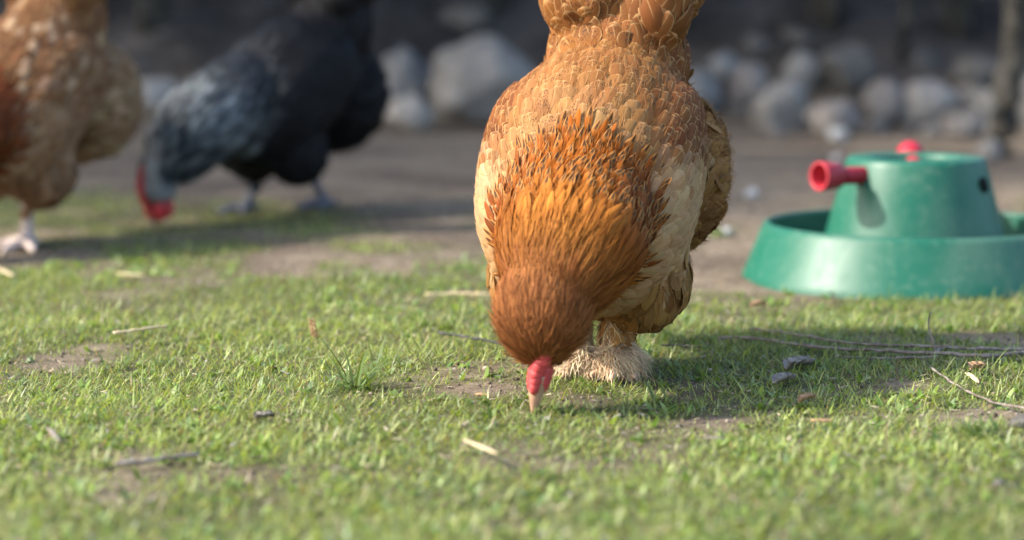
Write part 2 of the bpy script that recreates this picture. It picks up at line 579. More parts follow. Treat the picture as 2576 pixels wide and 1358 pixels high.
# u0, u1, v_top, v_base, stone, tilt, label
ROCKS = [
    (1082, 1352, 112, 320, 'grey', 0.10, 'largest rounded grey boulder behind the big ginger hen'),
    (972, 1088, 236, 334, 'pale', -0.25, 'small pale tan boulder in front of the big grey boulder'),
    (955, 1076, 128, 285, 'blue', 0.1, 'dim bluish boulder just behind the black hen and pale tan stone'),
    (318, 452, 190, 288, 'pale', 0.15, 'flat pale boulder seen between the brown and black hens'),
    (1120, 1245, 14, 84, 'dim', 0.2, 'dark bluish rock up on the bank above the largest boulder'),
    (1715, 1812, 172, 285, 'blue', 0.3, 'bluish grey boulder touching the ginger hen at the right'),
    (1782, 1866, 136, 206, 'blue', 0.0, 'low bluish boulder on top of the row right of the hen'),
    (1836, 1934, 158, 262, 'tan', -0.1, 'rosy brown boulder in the row right of the hen'),
    (1972, 2062, 134, 224, 'grey', 0.1, 'upright light grey boulder above the slanting slab'),
    (1898, 2046, 214, 328, 'grey', -0.55, 'slanting light grey slab low in the boulder row'),
    (2040, 2168, 246, 340, 'tan', 0.15, 'squat brownish boulder right of the slanting slab'),
    (2060, 2200, 106, 232, 'dim', 0.0, 'dark rock mound behind the squat brownish boulder'),
    (2172, 2282, 196, 316, 'tan', -0.3, 'tan boulder leaning beside the big light boulder'),
    (2262, 2416, 206, 318, 'pale', 0.1, 'big light boulder above the green tree stand'),
    (2398, 2530, 144, 226, 'dim', 0.1, 'dark boulder high up at the right edge of the row'),
    (2440, 2556, 230, 320, 'grey', 0.25, 'grey boulder at the right end of the row'),
    (2374, 2478, 280, 350, 'tan', 0.0, 'mauve brown low boulder behind the tree stand'),
    (2462, 2524, 352, 408, 'grey', 0.0, 'fist sized grey stone on bare soil behind the tree stand'),
    (2086, 2132, 318, 362, 'white', 0.0, 'round whitish stone on soil behind the red screw knob'),
    (2560, 2700, 170, 330, 'blue', 0.0, 'bluish boulder cut by the right edge of the frame'),
    (690, 800, 40, 140, 'dim', 0.0, 'dark rock on the bank behind the black hen'),
    (1480, 1640, 60, 300, 'grey', 0.0, 'boulder hidden behind the ginger hen'),
]
for i, (u0, u1, v0, v1, st, tilt, lab) in enumerate(ROCKS):
    if i >= 20:
        continue
    b = G((u0 + u1) / 2, v1)
    wx = (u1 - u0) / 2 / FPX * b.y * 1.03
    hz = (v1 - v0) / 2 / FPX * b.y * 1.06
    o = link('boulder', rock_mesh('boulder', wx * 1.08, (wx + hz) / 2, hz * 1.10, 100 + i), ROCK[st])
    o.location = (b.x, b.y + wx * 0.55, b.z + hz * 0.86)
    o.rotation_euler = (0, tilt * 0.6, random.uniform(-0.3, 0.3))
    tag(o, lab, 'boulder' if i not in (17, 18) else 'stone', 'boulders along the foot of the bank' if i not in (17, 18) else None)
    if i in (17, 18):
        o.name = 'stone'

rub = random.Random(77)
spots = ['left of the slanting slab', 'under the tan leaning boulder', 'behind the red knob', 'between the two blue boulders', 'above the rosy brown boulder', 'below the big light boulder', 'at the foot of the slanting slab',
         'behind the squat brownish boulder', 'right of the big light boulder', 'above the big light boulder', 'under the bluish boulder by the hen', 'beside the leaning tree stem', 'left of the mauve boulder', 'above the upright light boulder']
for i, (u, v, s_, st) in enumerate([(1872, 300, 34, 'dim'), (2212, 336, 30, 'grey'), (2066, 300, 28, 'dim'), (1790, 240, 38, 'tan'), (1900, 140, 36, 'dim'), (2300, 335, 26, 'dim'), (1960, 345, 24, 'tan'), (2170, 214, 40, 'blue'),
                                     (2448, 258, 34, 'tan'), (2330, 182, 42, 'dim'), (1770, 312, 30, 'grey'), (2498, 335, 30, 'blue'), (2352, 345, 24, 'grey'), (2010, 112, 40, 'dim')]):
    b = G(u, v)
    r = s_ / FPX * b.y
    o = link('rubble_stone', rock_mesh('rubble_stone', r * rub.uniform(1.0, 1.4), r, r * rub.uniform(0.7, 1.0), 500 + i, 3), ROCK[st])
    o.location = (b.x, b.y + 0.05, b.z + r * 0.4)
    o.rotation_euler = (0, rub.uniform(-0.4, 0.4), rub.uniform(0, 3))
    tag(o, {'dim': 'dark', 'grey': 'grey', 'tan': 'brownish', 'blue': 'bluish'}[st] + ' rubble stone ' + spots[i], 'stone', 'rubble between the boulders')

# small pale pebbles on the bare soil
for i, (u, v, s, st, lab) in enumerate([
        (1890, 486, 20, 'white', 'white pebble on bare soil left of the tree stand'),
        (1826, 583, 17, 'white', 'whitish pebble beside a green weed near the ginger hen'),
        (2105, 398, 14, 'white', 'small pale pebble behind the red knob'),
        (2566, 1062, 30, 'dim', 'dark soil lump in the shade at the right edge'),
        (2512, 1214, 17, 'dim', 'small black lump in sunny grass at the lower right'),
        (1462, 372, 15, 'tan', 'brown pebble hidden by the hen')][:5]):
    b = G(u, v + s * 0.6)
    r = s / FPX * b.y
    o = link('pebble', rock_mesh('pebble', r, r * 0.9, r * 0.8, 300 + i, 3), ROCK[st])
    o.location = (b.x, b.y, b.z + r * 0.55)
    tag(o, lab, 'pebble' if st == 'white' else 'soil lump')
    if st == 'dim':
        o.name = 'soil_lump'


# ------------------------------------------------------------------ tubes (stems, twigs)
def tube(pts, rad, sides=8, cap=True, jit=0.0, seed=0):
    """bmesh tube along points with a radius per point"""
    r = random.Random(seed)
    pts = [Vector(p) for p in pts]
    V, Fc = [], []
    up = Vector((0, 0, 1))
    for i, p in enumerate(pts):
        t = (pts[min(i + 1, len(pts) - 1)] - pts[max(i - 1, 0)]).normalized()
        a = t.cross(up)
        if a.length < 0.05:
            a = t.cross(Vector((1, 0, 0)))
        a.normalize()
        b = a.cross(t).normalized()
        rr = rad[i] if isinstance(rad, (list, tuple)) else rad
        for k in range(sides):
            an = 2 * math.pi * k / sides
            V.append(p + (a * math.cos(an) + b * math.sin(an)) * rr * (1 + jit * (r.random() - 0.5)))
    for i in range(len(pts) - 1):
        for k in range(sides):
            Fc.append((i * sides + k, i * sides + (k + 1) % sides, (i + 1) * sides + (k + 1) % sides, (i + 1) * sides + k))
    if cap:
        Fc.append(tuple(range(sides - 1, -1, -1)))
        Fc.append(tuple((len(pts) - 1) * sides + k for k in range(sides)))
    return V, Fc


def poly_mesh(name, chunks):
    V, Fc = [], []
    for v, f in chunks:
        o = len(V)
        V += [tuple(p) for p in v]
        Fc += [tuple(i + o for i in q) for q in f]
    me = bpy.data.meshes.new(name)
    me.from_pydata(V, [], Fc)
    me.update()
    return me


def smooth_path(pts, n=4, jit=0.0, seed=0):
    r = random.Random(seed)
    out = []
    P = [Vector(p) for p in pts]
    for i in range(len(P) - 1):
        p0, p1, p2, p3 = P[max(i - 1, 0)], P[i], P[i + 1], P[min(i + 2, len(P) - 1)]
        for k in range(n):
            t = k / n
            q = 0.5 * ((2 * p1) + (p2 - p0) * t + (2 * p0 - 5 * p1 + 4 * p2 - p3) * t * t + (3 * p1 - p0 - 3 * p2 + p3) * t ** 3)
            out.append(q + Vector((r.uniform(-1, 1), r.uniform(-1, 1), r.uniform(-1, 1))) * jit)
    out.append(P[-1])
    return out


BARK = mat_plain('dark_bark', (0.022, 0.021, 0.018), (0.065, 0.060, 0.050), 30, 0.9, 0.2, 0.6, 0.01)
TWIG = mat_plain('grey_twig_bark', (0.13, 0.10, 0.085), (0.27, 0.235, 0.21), 90, 0.8, 0.3, 0.4, 0.002)
DTWIG = mat_plain('dark_twig_bark', (0.025, 0.028, 0.025), (0.07, 0.068, 0.06), 90, 0.7, 0.3, 0.4, 0.002)
STRAW = mat_plain('dry_straw', (0.55, 0.43, 0.25), (0.72, 0.60, 0.38), 120, 0.6, 0.3, 0.2, 0.001)
LEAFM = mat_leafy('shrub_leaf', 0.5, 0.25)
DRY = mat_plain('dry_leaf', (0.19, 0.165, 0.14), (0.31, 0.275, 0.235), 110, 0.85, 0.2, 0.5, 0.002)
DRYBROWN = mat_plain('dry_brown_leaf', (0.32, 0.19, 0.10), (0.46, 0.30, 0.17), 110, 0.8, 0.25, 0.5, 0.002)


# shrubs on the bank: stems plus many leaves
def shrub(u, v, h, wd, nleaf, label, seed, stems=4, leaf=0.03, col=(0.035, 0.06, 0.02), lean=0.0, first_leaf=0.35):
    r = random.Random(seed)
    b = G(u, v)
    root = empty('shrub', b)
    tag(root, label, 'shrub', 'shrubs on the bank')
    ch = []
    tips = []
    for s in range(stems):
        a = r.random() * 6.28
        sp = wd * (0.3 + 0.5 * r.random())
        pts = [Vector((0.03 * math.cos(a), 0.03 * math.sin(a), -0.05))]
        for k in range(1, 6):
            t = k / 5
            pts.append(Vector((math.cos(a) * sp * t ** 1.3 + lean * h * t + r.uniform(-1, 1) * 0.03, math.sin(a) * sp * t ** 1.3 + r.uniform(-1, 1) * 0.03, h * t * (0.8 + 0.25 * r.random()))))
        pp = smooth_path(pts, 3)
        rad = [0.022 * (1 - 0.75 * i / len(pp)) * h / 1.2 for i in range(len(pp))]
        ch.append(tube(pp, rad, 7, True, 0.25, s))
        tips += pp[int(len(pp) * first_leaf):]
        for _ in range(5):
            q = r.choice(pp[len(pp) // 3:])
            e = q + Vector((r.gauss(0, 1), r.gauss(0, 1), r.gauss(0.3, 0.6))) * wd * 0.3
            ch.append(tube([q, (q + e) / 2 + Vector((0, 0, 0.02)), e], [0.007, 0.005, 0.002], 5))
            tips += [q.lerp(e, 0.5), e, e]
    link('stem', poly_mesh('stem', ch), BARK, root)
    P = np.array([list(r.choice(tips)) for _ in range(nleaf)]) + np.random.default_rng(seed).normal(0, wd * 0.16, (nleaf, 3))
    g = np.random.default_rng(seed + 1)
    c = np.array(col) * (0.5 + 1.0 * g.random((nleaf, 1))) * (1 + 0.25 * g.normal(0, 1, (nleaf, 3)))
    me = blade_mesh(P[:, 0], P[:, 1], P[:, 2], leaf * (0.7 + 0.6 * g.random(nleaf)), leaf * 0.55 * (0.7 + 0.6 * g.random(nleaf)), g.random(nleaf) * 6.28,
                    0.4 + 1.6 * g.random(nleaf), g.random(nleaf) * 0.8, np.concatenate([np.clip(c, 0.005, 1), np.ones((nleaf, 1))], 1), 'foliage', 2)
    link('foliage', me, LEAFM, root)
    return root


SHRUBS = [
    (60, 40, 1.5, 0.6, 2600, 'dark leafy shrub on the bank behind the brown hen', 1),
    (380, 60, 1.4, 0.55, 2200, 'leafy shrub on the bank between the brown and black hens', 2),
    (860, 50, 1.5, 0.6, 2400, 'leafy shrub on the bank right behind the black hen tail', 3),
    (1260, 30, 1.4, 0.55, 2000, 'dark shrub on the bank above the largest boulder', 4),
    (1700, 60, 1.5, 0.55, 2200, 'dark shrub on the bank behind the ginger hen tail', 5),
    (2080, 40, 1.5, 0.6, 2200, 'dark shrub on the bank above the slanting slab', 6),
    (2420, 70, 1.4, 0.5, 2000, 'dark shrub on the bank above the green tree stand', 7),
]
for u, v, h, wd, nl, lab, sd_ in SHRUBS:
    shrub(u, v, h, wd, nl, lab, sd_, first_leaf=0.30)

# thin tree stems in the background, top right
def stem_tree(pix, r0, label, name='young_tree'):
    base = G(*pix[0])
    root = empty(name, base)
    Y = base.y
    pts = [Vector((0, 0, -0.05))] + [PT(u, v, Y + 0.02 * i) - base for i, (u, v) in enumerate(pix[1:])]
    top = pts[-1]
    d = (pts[-1] - pts[-2]).normalized()
    pts += [top + d * 0.5 + Vector((0.05, 0, 0.2)), top + d * 0.9 + Vector((0.02, 0.1, 0.7))]
    pp = smooth_path(pts, 5, 0.004, 5)
    link('trunk', poly_mesh('trunk', [tube(pp, [r0 * (1 - 0.5 * i / len(pp)) for i in range(len(pp))], 10, True, 0.2, 3)]), BARK, root)
    t = pp[-1]
    g = np.random.default_rng(int(pix[0][0]))
    nl = 1500
    P = np.array(list(t)) + g.normal(0, 0.28, (nl, 3)) * np.array([1.3, 1.3, 0.8])
    c = np.array([0.045, 0.075, 0.022]) * (0.5 + 1.0 * g.random((nl, 1)))
    me = blade_mesh(P[:, 0], P[:, 1], P[:, 2], 0.03 + 0.02 * g.random(nl), 0.02 + 0.01 * g.random(nl), g.random(nl) * 6.28, 0.5 + 1.5 * g.random(nl), g.random(nl), np.concatenate([c, np.ones((nl, 1))], 1), 'crown', 2)
    link('crown', me, LEAFM, root)
    tag(root, label, 'tree')


stem_tree([(2512, 392), (2532, 250), (2552, 120), (2560, 0)], 0.035, 'slim dark tree stem leaning at the right edge behind the stand')
stem_tree([(2270, 150), (2276, 70), (2284, 0)], 0.022, 'thin grey sapling on the bank above the tree stand')

# unseen trees added left of the frame to shade the back yard
def added_shade_tree(x, y, h, rad, seed, label):
    z0 = Tz(x, y)
    root = empty('tree', (x, y, z0))
    tag(root, label, 'tree', 'unseen trees added for shade')
    r = random.Random(seed)
    ch = [tube(smooth_path([Vector((0, 0, -0.1)), Vector((0.03, 0, h * 0.25)), Vector((-0.04, 0.03, h * 0.55)), Vector((0.02, 0, h * 0.95))], 5, 0.01, seed), [0.13 * (1 - 0.045 * i) for i in range(16)], 12, True, 0.12, seed)]
    tips = []
    for _ in range(26):
        t = 0.45 + 0.5 * r.random()
        b_ = Vector((0, 0, h * t))
        d_ = Vector((r.gauss(0, 1), r.gauss(0, 1), r.gauss(0.25, 0.5))).normalized()
        e_ = b_ + Vector((d_.x * rad, d_.y * rad, d_.z * rad * 0.8)) * r.uniform(0.6, 1.0)
        m_ = (b_ + e_) / 2 + Vector((0, 0, 0.12))
        ch.append(tube(smooth_path([b_, m_, e_], 4), [0.035 - 0.0035 * i for i in range(9)], 7))
        tips += [m_, m_.lerp(e_, 0.5), e_, e_]
    link('trunk', poly_mesh('trunk', ch), BARK, root)
    g = np.random.default_rng(seed)
    nl = 9000
    P_ = np.array([list(r.choice(tips)) for _ in range(nl)]) + g.normal(0, rad * 0.17, (nl, 3))
    c = np.array([0.05, 0.085, 0.025]) * (0.6 + 0.8 * g.random((nl, 1)))
    me_ = blade_mesh(P_[:, 0], P_[:, 1], P_[:, 2], 0.06 + 0.05 * g.random(nl), 0.04 + 0.03 * g.random(nl), g.random(nl) * 6.28, 0.6 + 1.4 * g.random(nl), g.random(nl), np.concatenate([c, np.ones((nl, 1))], 1), 'crown', 2)
    link('crown', me_, LEAFM, root)


added_shade_tree(-4.3, 4.75, 4.3, 1.45, 41, 'unseen leafy tree added beyond the left edge to shade the brown hen')
added_shade_tree(-4.4, 6.6, 4.6, 1.6, 42, 'unseen leafy tree added beyond the left edge to shade the boulders')

# ------------------------------------------------------------------ hens
EL = []


def ell(c, r, axis=None, tag_='torso', both=False):
    """ellipsoid: centre (side, forward, up), radii (side, along axis, third), axis in (forward, up)"""
    out = []
    for s in ((1, -1) if both else (1,)):
        a = axis or (1, 0)
        al = math.atan2(a[1], a[0])
        # local y axis is -forward
        fw = Vector((0, -math.cos(al), math.sin(al)))
        si = Vector((1, 0, 0))
        th = si.cross(fw)
        M = Matrix((si, fw, th)).transposed()
        out.append((Vector((c[0] * s, -c[1], c[2])), Vector(r), M, tag_))
    return out


def remeshed(bm, voxel, it):
    me0 = bpy.data.meshes.new('body_source')
    bm.to_mesh(me0)
    bm.free()
    o = bpy.data.objects.new('body_source', me0)
    COL.objects.link(o)
    m = o.modifiers.new('r', 'REMESH')
    m.mode = 'VOXEL'
    m.voxel_size = voxel
    sm = o.modifiers.new('s', 'SMOOTH')
    sm.iterations = it
    sm.factor = 0.5
    dg = bpy.context.evaluated_depsgraph_get()
    me = bpy.data.meshes.new_from_object(o.evaluated_get(dg))
    bpy.data.objects.remove(o)
    bpy.data.meshes.remove(me0)
    me.materials.clear()
    return me


def add_ell(bm, part):
    c, r, M, _ = part
    q = bmesh.ops.create_icosphere(bm, subdivisions=4, radius=1)
    for v in q['verts']:
        v.co = c + M @ Vector((v.co.x * r.x, v.co.y * r.y, v.co.z * r.z))


def body_from(parts, voxel=0.004, tubes=(), melt=22):
    """trunk and neck melt together first, then head, shanks and toes join them: one continuous surface"""
    bm = bmesh.new()
    for p in parts:
        if p[3] not in ('head', 'foot', 'lobe'):
            add_ell(bm, p)
    trunk = remeshed(bm, 0.007, melt)
    bm = bmesh.new()
    bm.from_mesh(trunk)
    bpy.data.meshes.remove(trunk)
    for p in parts:
        if p[3] in ('head', 'foot', 'lobe'):
            add_ell(bm, p)
    for pts, rad in tubes:
        V, Fc = tube(pts, rad, 10)
        vs = [bm.verts.new(p) for p in V]
        for f in Fc:
            bm.faces.new([vs[i] for i in f])
    bmesh.ops.recalc_face_normals(bm, faces=bm.faces)
    me = remeshed(bm, voxel, 5)
    me.name = 'body'
    return me


def which(parts, p):
    best, bt = 1e9, None
    for c, r, M, t in parts:
        q = M.transposed() @ (p - c)
        e = math.sqrt((q.x / r.x) ** 2 + (q.y / r.y) ** 2 + (q.z / r.z) ** 2)
        e = abs(e - 1) * min(r.x, r.y, r.z)
        if e < best:
            best, bt = e, t
    return bt


class Plumage:
    """one mesh of many feathers or strands"""

    def __init__(self):
        self.V, self.F, self.UV, self.C = [], [], [], []
        self.n = 0
        self.id = 0

    def feather(self, spine, sides, W, prof, color, camber=0.12, nr=None):
        """spine: points; sides: side vectors; W half width; prof: width share per point"""
        k = len(spine)
        r = random.random
        self.id += 1
        for i in range(k):
            v = SV[i]
            for u in (-1, -0.5, 0, 0.5, 1):
                p = spine[i] + sides[i] * (u * W * prof[i]) - nr[i] * (abs(u) ** 2 * camber * W * prof[i])
                if abs(u) == 1:
                    p = p + nr[i] * (r() - 0.5) * 0.001
                self.V.append(p)
                self.UV.append((self.id % 97 + 0.5 + u * 0.498, self.id % 89 + 0.001 + v * 0.997))
                self.C.append(color)
        for i in range(k - 1):
            for j in range(4):
                a = self.n + i * 5 + j
                self.F.append((a, a + 1, a + 6, a + 5))
        self.n += k * 5

    def strand(self, pts, W, side, color):
        k = len(pts)
        for i in range(k):
            t = i / (k - 1)
            w_ = W * (1 - t) ** 0.7 * 0.5 + W * 0.06
            self.V += [pts[i] - side * w_, pts[i] + side * w_]
            self.UV += [(0.3, 0.02 + t * 0.3), (0.7, 0.02 + t * 0.3)]
            self.C += [color, color]
        for i in range(k - 1):
            a = self.n + i * 2
            self.F.append((a, a + 1, a + 3, a + 2))
        self.n += k * 2

    def build(self, name, mat, parent):
        if not self.V:
            return None
        me = np_mesh(name, np.array([tuple(v) for v in self.V]), np.array(self.F), np.array(self.UV), np.array(self.C))
        return link(name, me, mat, parent)


SV = [0.0, 0.25, 0.48, 0.68, 0.83, 0.94, 1.0]
PROF = {'round': [0.50, 0.84, 1.0, 1.0, 0.88, 0.60, 0.10],
        'lance': [0.5, 0.85, 1.0, 0.88, 0.60, 0.26, 0.02]}


def hen(name, loc, yaw, scale, parts, tubes, spec, label, seed, extra=None):
    """spec: region -> dict(kind, r, L, W, lift, color function)"""
    rr = random.Random(seed)
    root = empty(name, loc, yaw)
    root.scale = (scale,) * 3
    tag(root, label, 'hen')
    me = body_from(parts, 0.004, tubes)
    me.calc_loop_triangles()
    nv = len(me.vertices)
    co = np.zeros(nv * 3)
    me.vertices.foreach_get('co', co)
    co = co.reshape(-1, 3)
    no = np.zeros(nv * 3)
    me.vertices.foreach_get('normal', no)
    no = no.reshape(-1, 3)
    tri = np.zeros(len(me.loop_triangles) * 3, np.int32)
    me.loop_triangles.foreach_get('vertices', tri)
    tri = tri.reshape(-1, 3)
    bvh = BVHTree.FromPolygons([tuple(c) for c in co], [tuple(t) for t in tri])
    # body colour under the feathers
    a = me.color_attributes.new('tint', 'FLOAT_COLOR', 'POINT')
    cols = np.zeros((nv, 4), np.float32)
    tags = [which(parts, Vector(c)) for c in co]
    for i, t in enumerate(tags):
        cols[i] = (*spec['skin'].get(t, spec['skin']['torso']), 1)
    for pts, rad in tubes:
        kd_pts = np.array([tuple(p) for p in pts])
        for q0, q1, ra, rb in zip(kd_pts[:-1], kd_pts[1:], rad[:-1], rad[1:]):
            ab = q1 - q0
            t = np.clip(((co - q0) @ ab) / (ab @ ab), 0, 1)
            dd = np.linalg.norm(co - (q0 + t[:, None] * ab), axis=1)
            cols[dd < max(ra, rb) * 1.25] = (*spec['skin']['leg'], 1)
    a.data.foreach_set('color', cols.ravel())
    leg_mask = np.all(np.abs(cols[:, :3] - np.array(spec['skin']['leg'])) < 1e-4, axis=1)
    body = link('body', me, spec['body_mat'], root)
    area = 0.5 * np.linalg.norm(np.cross(co[tri[:, 1]] - co[tri[:, 0]], co[tri[:, 2]] - co[tri[:, 0]]), axis=1)
    area[leg_mask[tri].all(axis=1)] = 0
    area *= np.array([{'head': 7, 'neck': 3, 'foot': 5}.get(tags[t0], 1) for t0 in tri[:, 0]])
    g = np.random.default_rng(seed)
    NC = spec.get('candidates', 60000)
    ti = g.choice(len(tri), NC, p=area / area.sum())
    b0, b1 = g.random(NC), g.random(NC)
    fl = b0 + b1 > 1
    b0[fl], b1[fl] = 1 - b0[fl], 1 - b1[fl]
    P = co[tri[ti, 0]] * (1 - b0 - b1)[:, None] + co[tri[ti, 1]] * b0[:, None] + co[tri[ti, 2]] * b1[:, None]
    N = no[tri[ti, 0]] * (1 - b0 - b1)[:, None] + no[tri[ti, 1]] * b0[:, None] + no[tri[ti, 2]] * b1[:, None]
    bufs = {}
    grids = {}

    def free(key, p, r):
        gd_ = grids.setdefault(key, {})
        c = (int(p.x / r // 1), int(p.y / r // 1), int(p.z / r // 1))
        for i in (-1, 0, 1):
            for j in (-1, 0, 1):
                for k in (-1, 0, 1):
                    for q in gd_.get((c[0] + i, c[1] + j, c[2] + k), ()):
                        if (q - p).length_squared < r * r:
                            return False
        gd_.setdefault(c, []).append(p)
        return True

    for i in range(NC):
        p = Vector(P[i])
        n_ = Vector(N[i]).normalized()
        t = which(parts, p + Vector((rr.gauss(0, 0.0035), rr.gauss(0, 0.0035), rr.gauss(0, 0.0035))))
        reg = spec['region'](t, p, n_)
        if reg is None:
            continue
        for layer, q in enumerate(spec['feathers'][reg]):
            if 'when' in q and not q['when'](p):
                continue
            if not free((reg, layer), p, q['r']):
                continue
            d = spec['flow'](reg, t, p, n_)
            d = d + Vector((rr.gauss(0, 1), rr.gauss(0, 1), rr.gauss(0, 1))) * q.get('mess', 0.08)
            d = d - n_ * d.dot(n_)
            if d.length < 1e-4:
                continue
            d.normalize()
            Lf = q['L'] * rr.uniform(0.85, 1.15)
            pk = (q['part'], p.x > 0) if q['part'] in ('wing', 'thigh_feathers', 'foot_feathers') else (q['part'], True)
            buf = bufs.setdefault(pk, Plumage())
            col = q['color'](p, n_, rr)
            if q['kind'] == 'strand':
                side = n_.cross(d).normalized()
                lift = q.get('lift', 0.4) * rr.uniform(0.5, 1.3)
                droop = q.get('droop', 0.0)
                pts = []
                for k in range(4):
                    s_ = k / 3
                    v_ = p + d * Lf * s_
                    hn = n_
                    if k and lift < 0.4:
                        hit = bvh.find_nearest(v_)
                        if hit[0] is not None:
                            v_ = hit[0]
                            hn = hit[1]
                    v_ = v_ + hn * (lift * Lf * s_ * (1 - 0.4 * s_) + 0.0004)
                    v_.z -= droop * Lf * s_ * s_
                    pts.append(v_)
                side = (side + n_ * rr.uniform(-0.8, 0.8)).normalized()
                buf.strand(pts, q['W'] * rr.uniform(0.7, 1.3), side, col)
            else:
                K = 7
                sp, sd2, nr = [], [], []
                cur = p.copy()
                cn = n_.copy()
                dd = d.copy()
                l0, l1 = q.get('l0', 0.001), q.get('lift', 0.005) * rr.uniform(0.7, 1.3)
                roll = rr.gauss(0, q.get('roll', 0.12))
                for k in range(K):
                    s_ = SV[k]
                    step = Lf * (SV[min(k + 1, K - 1)] - s_)
                    sp.append(cur + cn * (l0 + (l1 - l0) * s_ ** 0.8))
                    sv = cn.cross(dd).normalized()
                    sd2.append((sv * math.cos(roll) + cn * math.sin(roll)).normalized())
                    nr.append(cn.copy())
                    nx_ = cur + dd * max(step, 1e-4)
                    stiff = q.get('stiff', 0.0)
                    hit = bvh.find_nearest(nx_)
                    if hit[0] is not None and stiff < 1:
                        tgt = hit[0].lerp(nx_, stiff)
                        nn = cn.lerp(hit[1], 0.5 * (1 - stiff)).normalized()
                    else:
                        tgt, nn = nx_, cn
                    nd = tgt - cur
                    if nd.length > 1e-6:
                        dd = (dd * 0.4 + nd.normalized() * 0.6).normalized()
                    cur = cur + dd * step
                    cn = (nn - dd * nn.dot(dd)).normalized()
                buf.feather(sp, sd2, q['W'] * 0.5 * rr.uniform(0.88, 1.12), PROF[q.get('prof', 'round')], col, q.get('camber', 0.25), nr)
    for (part, _), buf in bufs.items():
        buf.build(part, spec['mats'][part], root)
    if extra:
        extra(root, parts, rr)
    return root


def jitc(c, rr, a=0.18, kind=0.0):
    k = 0.93 * (1 + rr.uniform(-1.4 * a, 1.2 * a))
    return (c[0] * k, c[1] * k * (1 + rr.uniform(-0.06, 0.06)), c[2] * k, kind)


def mixc(a, b, t):
    t = max(0.0, min(1.0, t))
    return tuple(a[i] + (b[i] - a[i]) * t for i in range(3))


def foot_tubes(s, f, ztop, topf, r=0.0065, toe=0.052, spread=0.0, back=True):
    """shank and toes: list of (points, radii) in local coordinates"""
    out = []
    an = Vector((s, -f, 0.010))
    top = Vector((s * 0.9, -topf, ztop))
    out.append(([top, top.lerp(an, 0.4), top.lerp(an, 0.8), an], [r * 1.3, r, r * 0.95, r * 1.15]))
    for a in (-0.62, 0.0, 0.62):
        dv = Vector((math.sin(a + spread), -math.cos(a + spread), 0))
        Lt = toe * (1.12 if a == 0 else 0.95)
        pts = [an, an + dv * Lt * 0.35 + Vector((0, 0, 0.001)), an + dv * Lt * 0.7 - Vector((0, 0, 0.002)), an + dv * Lt - Vector((0, 0, 0.006))]
        out.append((pts, [r, r * 0.85, r * 0.72, r * 0.42]))
    if back:
        dv = Vector((-math.sin(spread), math.cos(spread), 0))
        out.append(([an, an + dv * toe * 0.3, an + dv * toe * 0.55 - Vector((0, 0, 0.004))], [r * 0.9, r * 0.7, r * 0.4]))
    return out


# ---- the common build of a pecking hen (side, forward, up), metres
def hen_parts(head=(0.0, 0.205, 0.088), neck_w=0.066, head_r=0.041, dz=0.0, up=(0.024, 0.020), wide=True, neck_t=1.0, base=(0.086, 0.178)):
    hs, hf, hz = head
    P = []
    P += ell((0, -0.020, 0.208), (0.104, 0.150, 0.098), (0.80, -0.60))
    P += ell((0, 0.055, 0.150), (0.093, 0.085, 0.088), (0.8, -0.6), 'breast')
    P += ell((0.086, -0.022, 0.203), (0.025, 0.112, 0.064), (0.78, -0.62), 'wing', True)
    P += ell((0.006, -0.125, 0.300), (0.074, 0.080, 0.070), (0.6, -0.8), 'rump')
    P += ell((0.008, -0.165, 0.385), (0.068, 0.095, 0.040), (0.30, -0.95), 'tail')
    P += ell((0.056, -0.135, 0.398), (0.036, 0.060, 0.048), (0.35, -0.93), 'lobe')
    P += ell((0.040, -0.108, 0.352), (0.040, 0.040, 0.028), (0.45, -0.9), 'lobe')
    P += ell((-0.020, -0.112, 0.382), (0.048, 0.062, 0.034), (0.30, -0.95), 'lobe')
    P += ell((-0.027, -0.150, 0.395), (0.042, 0.090, 0.042), (0.30, -0.95), 'tail')
    P += ell((0.012, -0.175, 0.455), (0.060, 0.080, 0.034), (0.1, -1.0), 'tail')
    P += ell((0, -0.150, 0.185), (0.085, 0.095, 0.082), (0.5, -0.85), 'fluff')
    if wide:
        P += ell((0.060, -0.150, 0.192), (0.058, 0.085, 0.070), (0.35, -0.9), 'fluff', True)
    P += ell((0.054, -0.005, 0.101), (0.048, 0.056, 0.055), (0.2, -1), 'thigh', True)
    for q in range(len(P)):
        P[q] = (P[q][0] + Vector((0, 0, dz)), P[q][1], P[q][2], P[q][3])
    # neck from shoulder to head
    A = Vector((0.004, base[0], base[1] + dz))
    B = Vector((hs, hf, hz))
    mid = A.lerp(B, 0.45) + Vector((0.022, up[0], up[1]))
    for t, k in ((0.0, 0.92), (0.1, 0.98), (0.22, 1.02), (0.33, 1.05), (0.44, 1.06), (0.54, 1.04), (0.62, 0.96), (0.70, 0.84), (0.77, 0.66)):
        q = A * (1 - t) ** 2 + mid * 2 * t * (1 - t) + B * t * t
        P += ell((q.x, q.y, q.z), (neck_w * k, 0.060 * neck_t * (1 - 0.25 * t), 0.054 * neck_t * (1 - 0.2 * t)), (0.65, -0.75), 'neck')
    P += ell((hs, hf, hz), (head_r, head_r * 1.1, head_r), (0.4, -0.9), 'head')
    P += ell((hs, hf + 0.004, hz - 0.020), (head_r * 0.74, 0.028, 0.028), (0.3, -0.95), 'head')
    return P


def lofts(u):
    return u


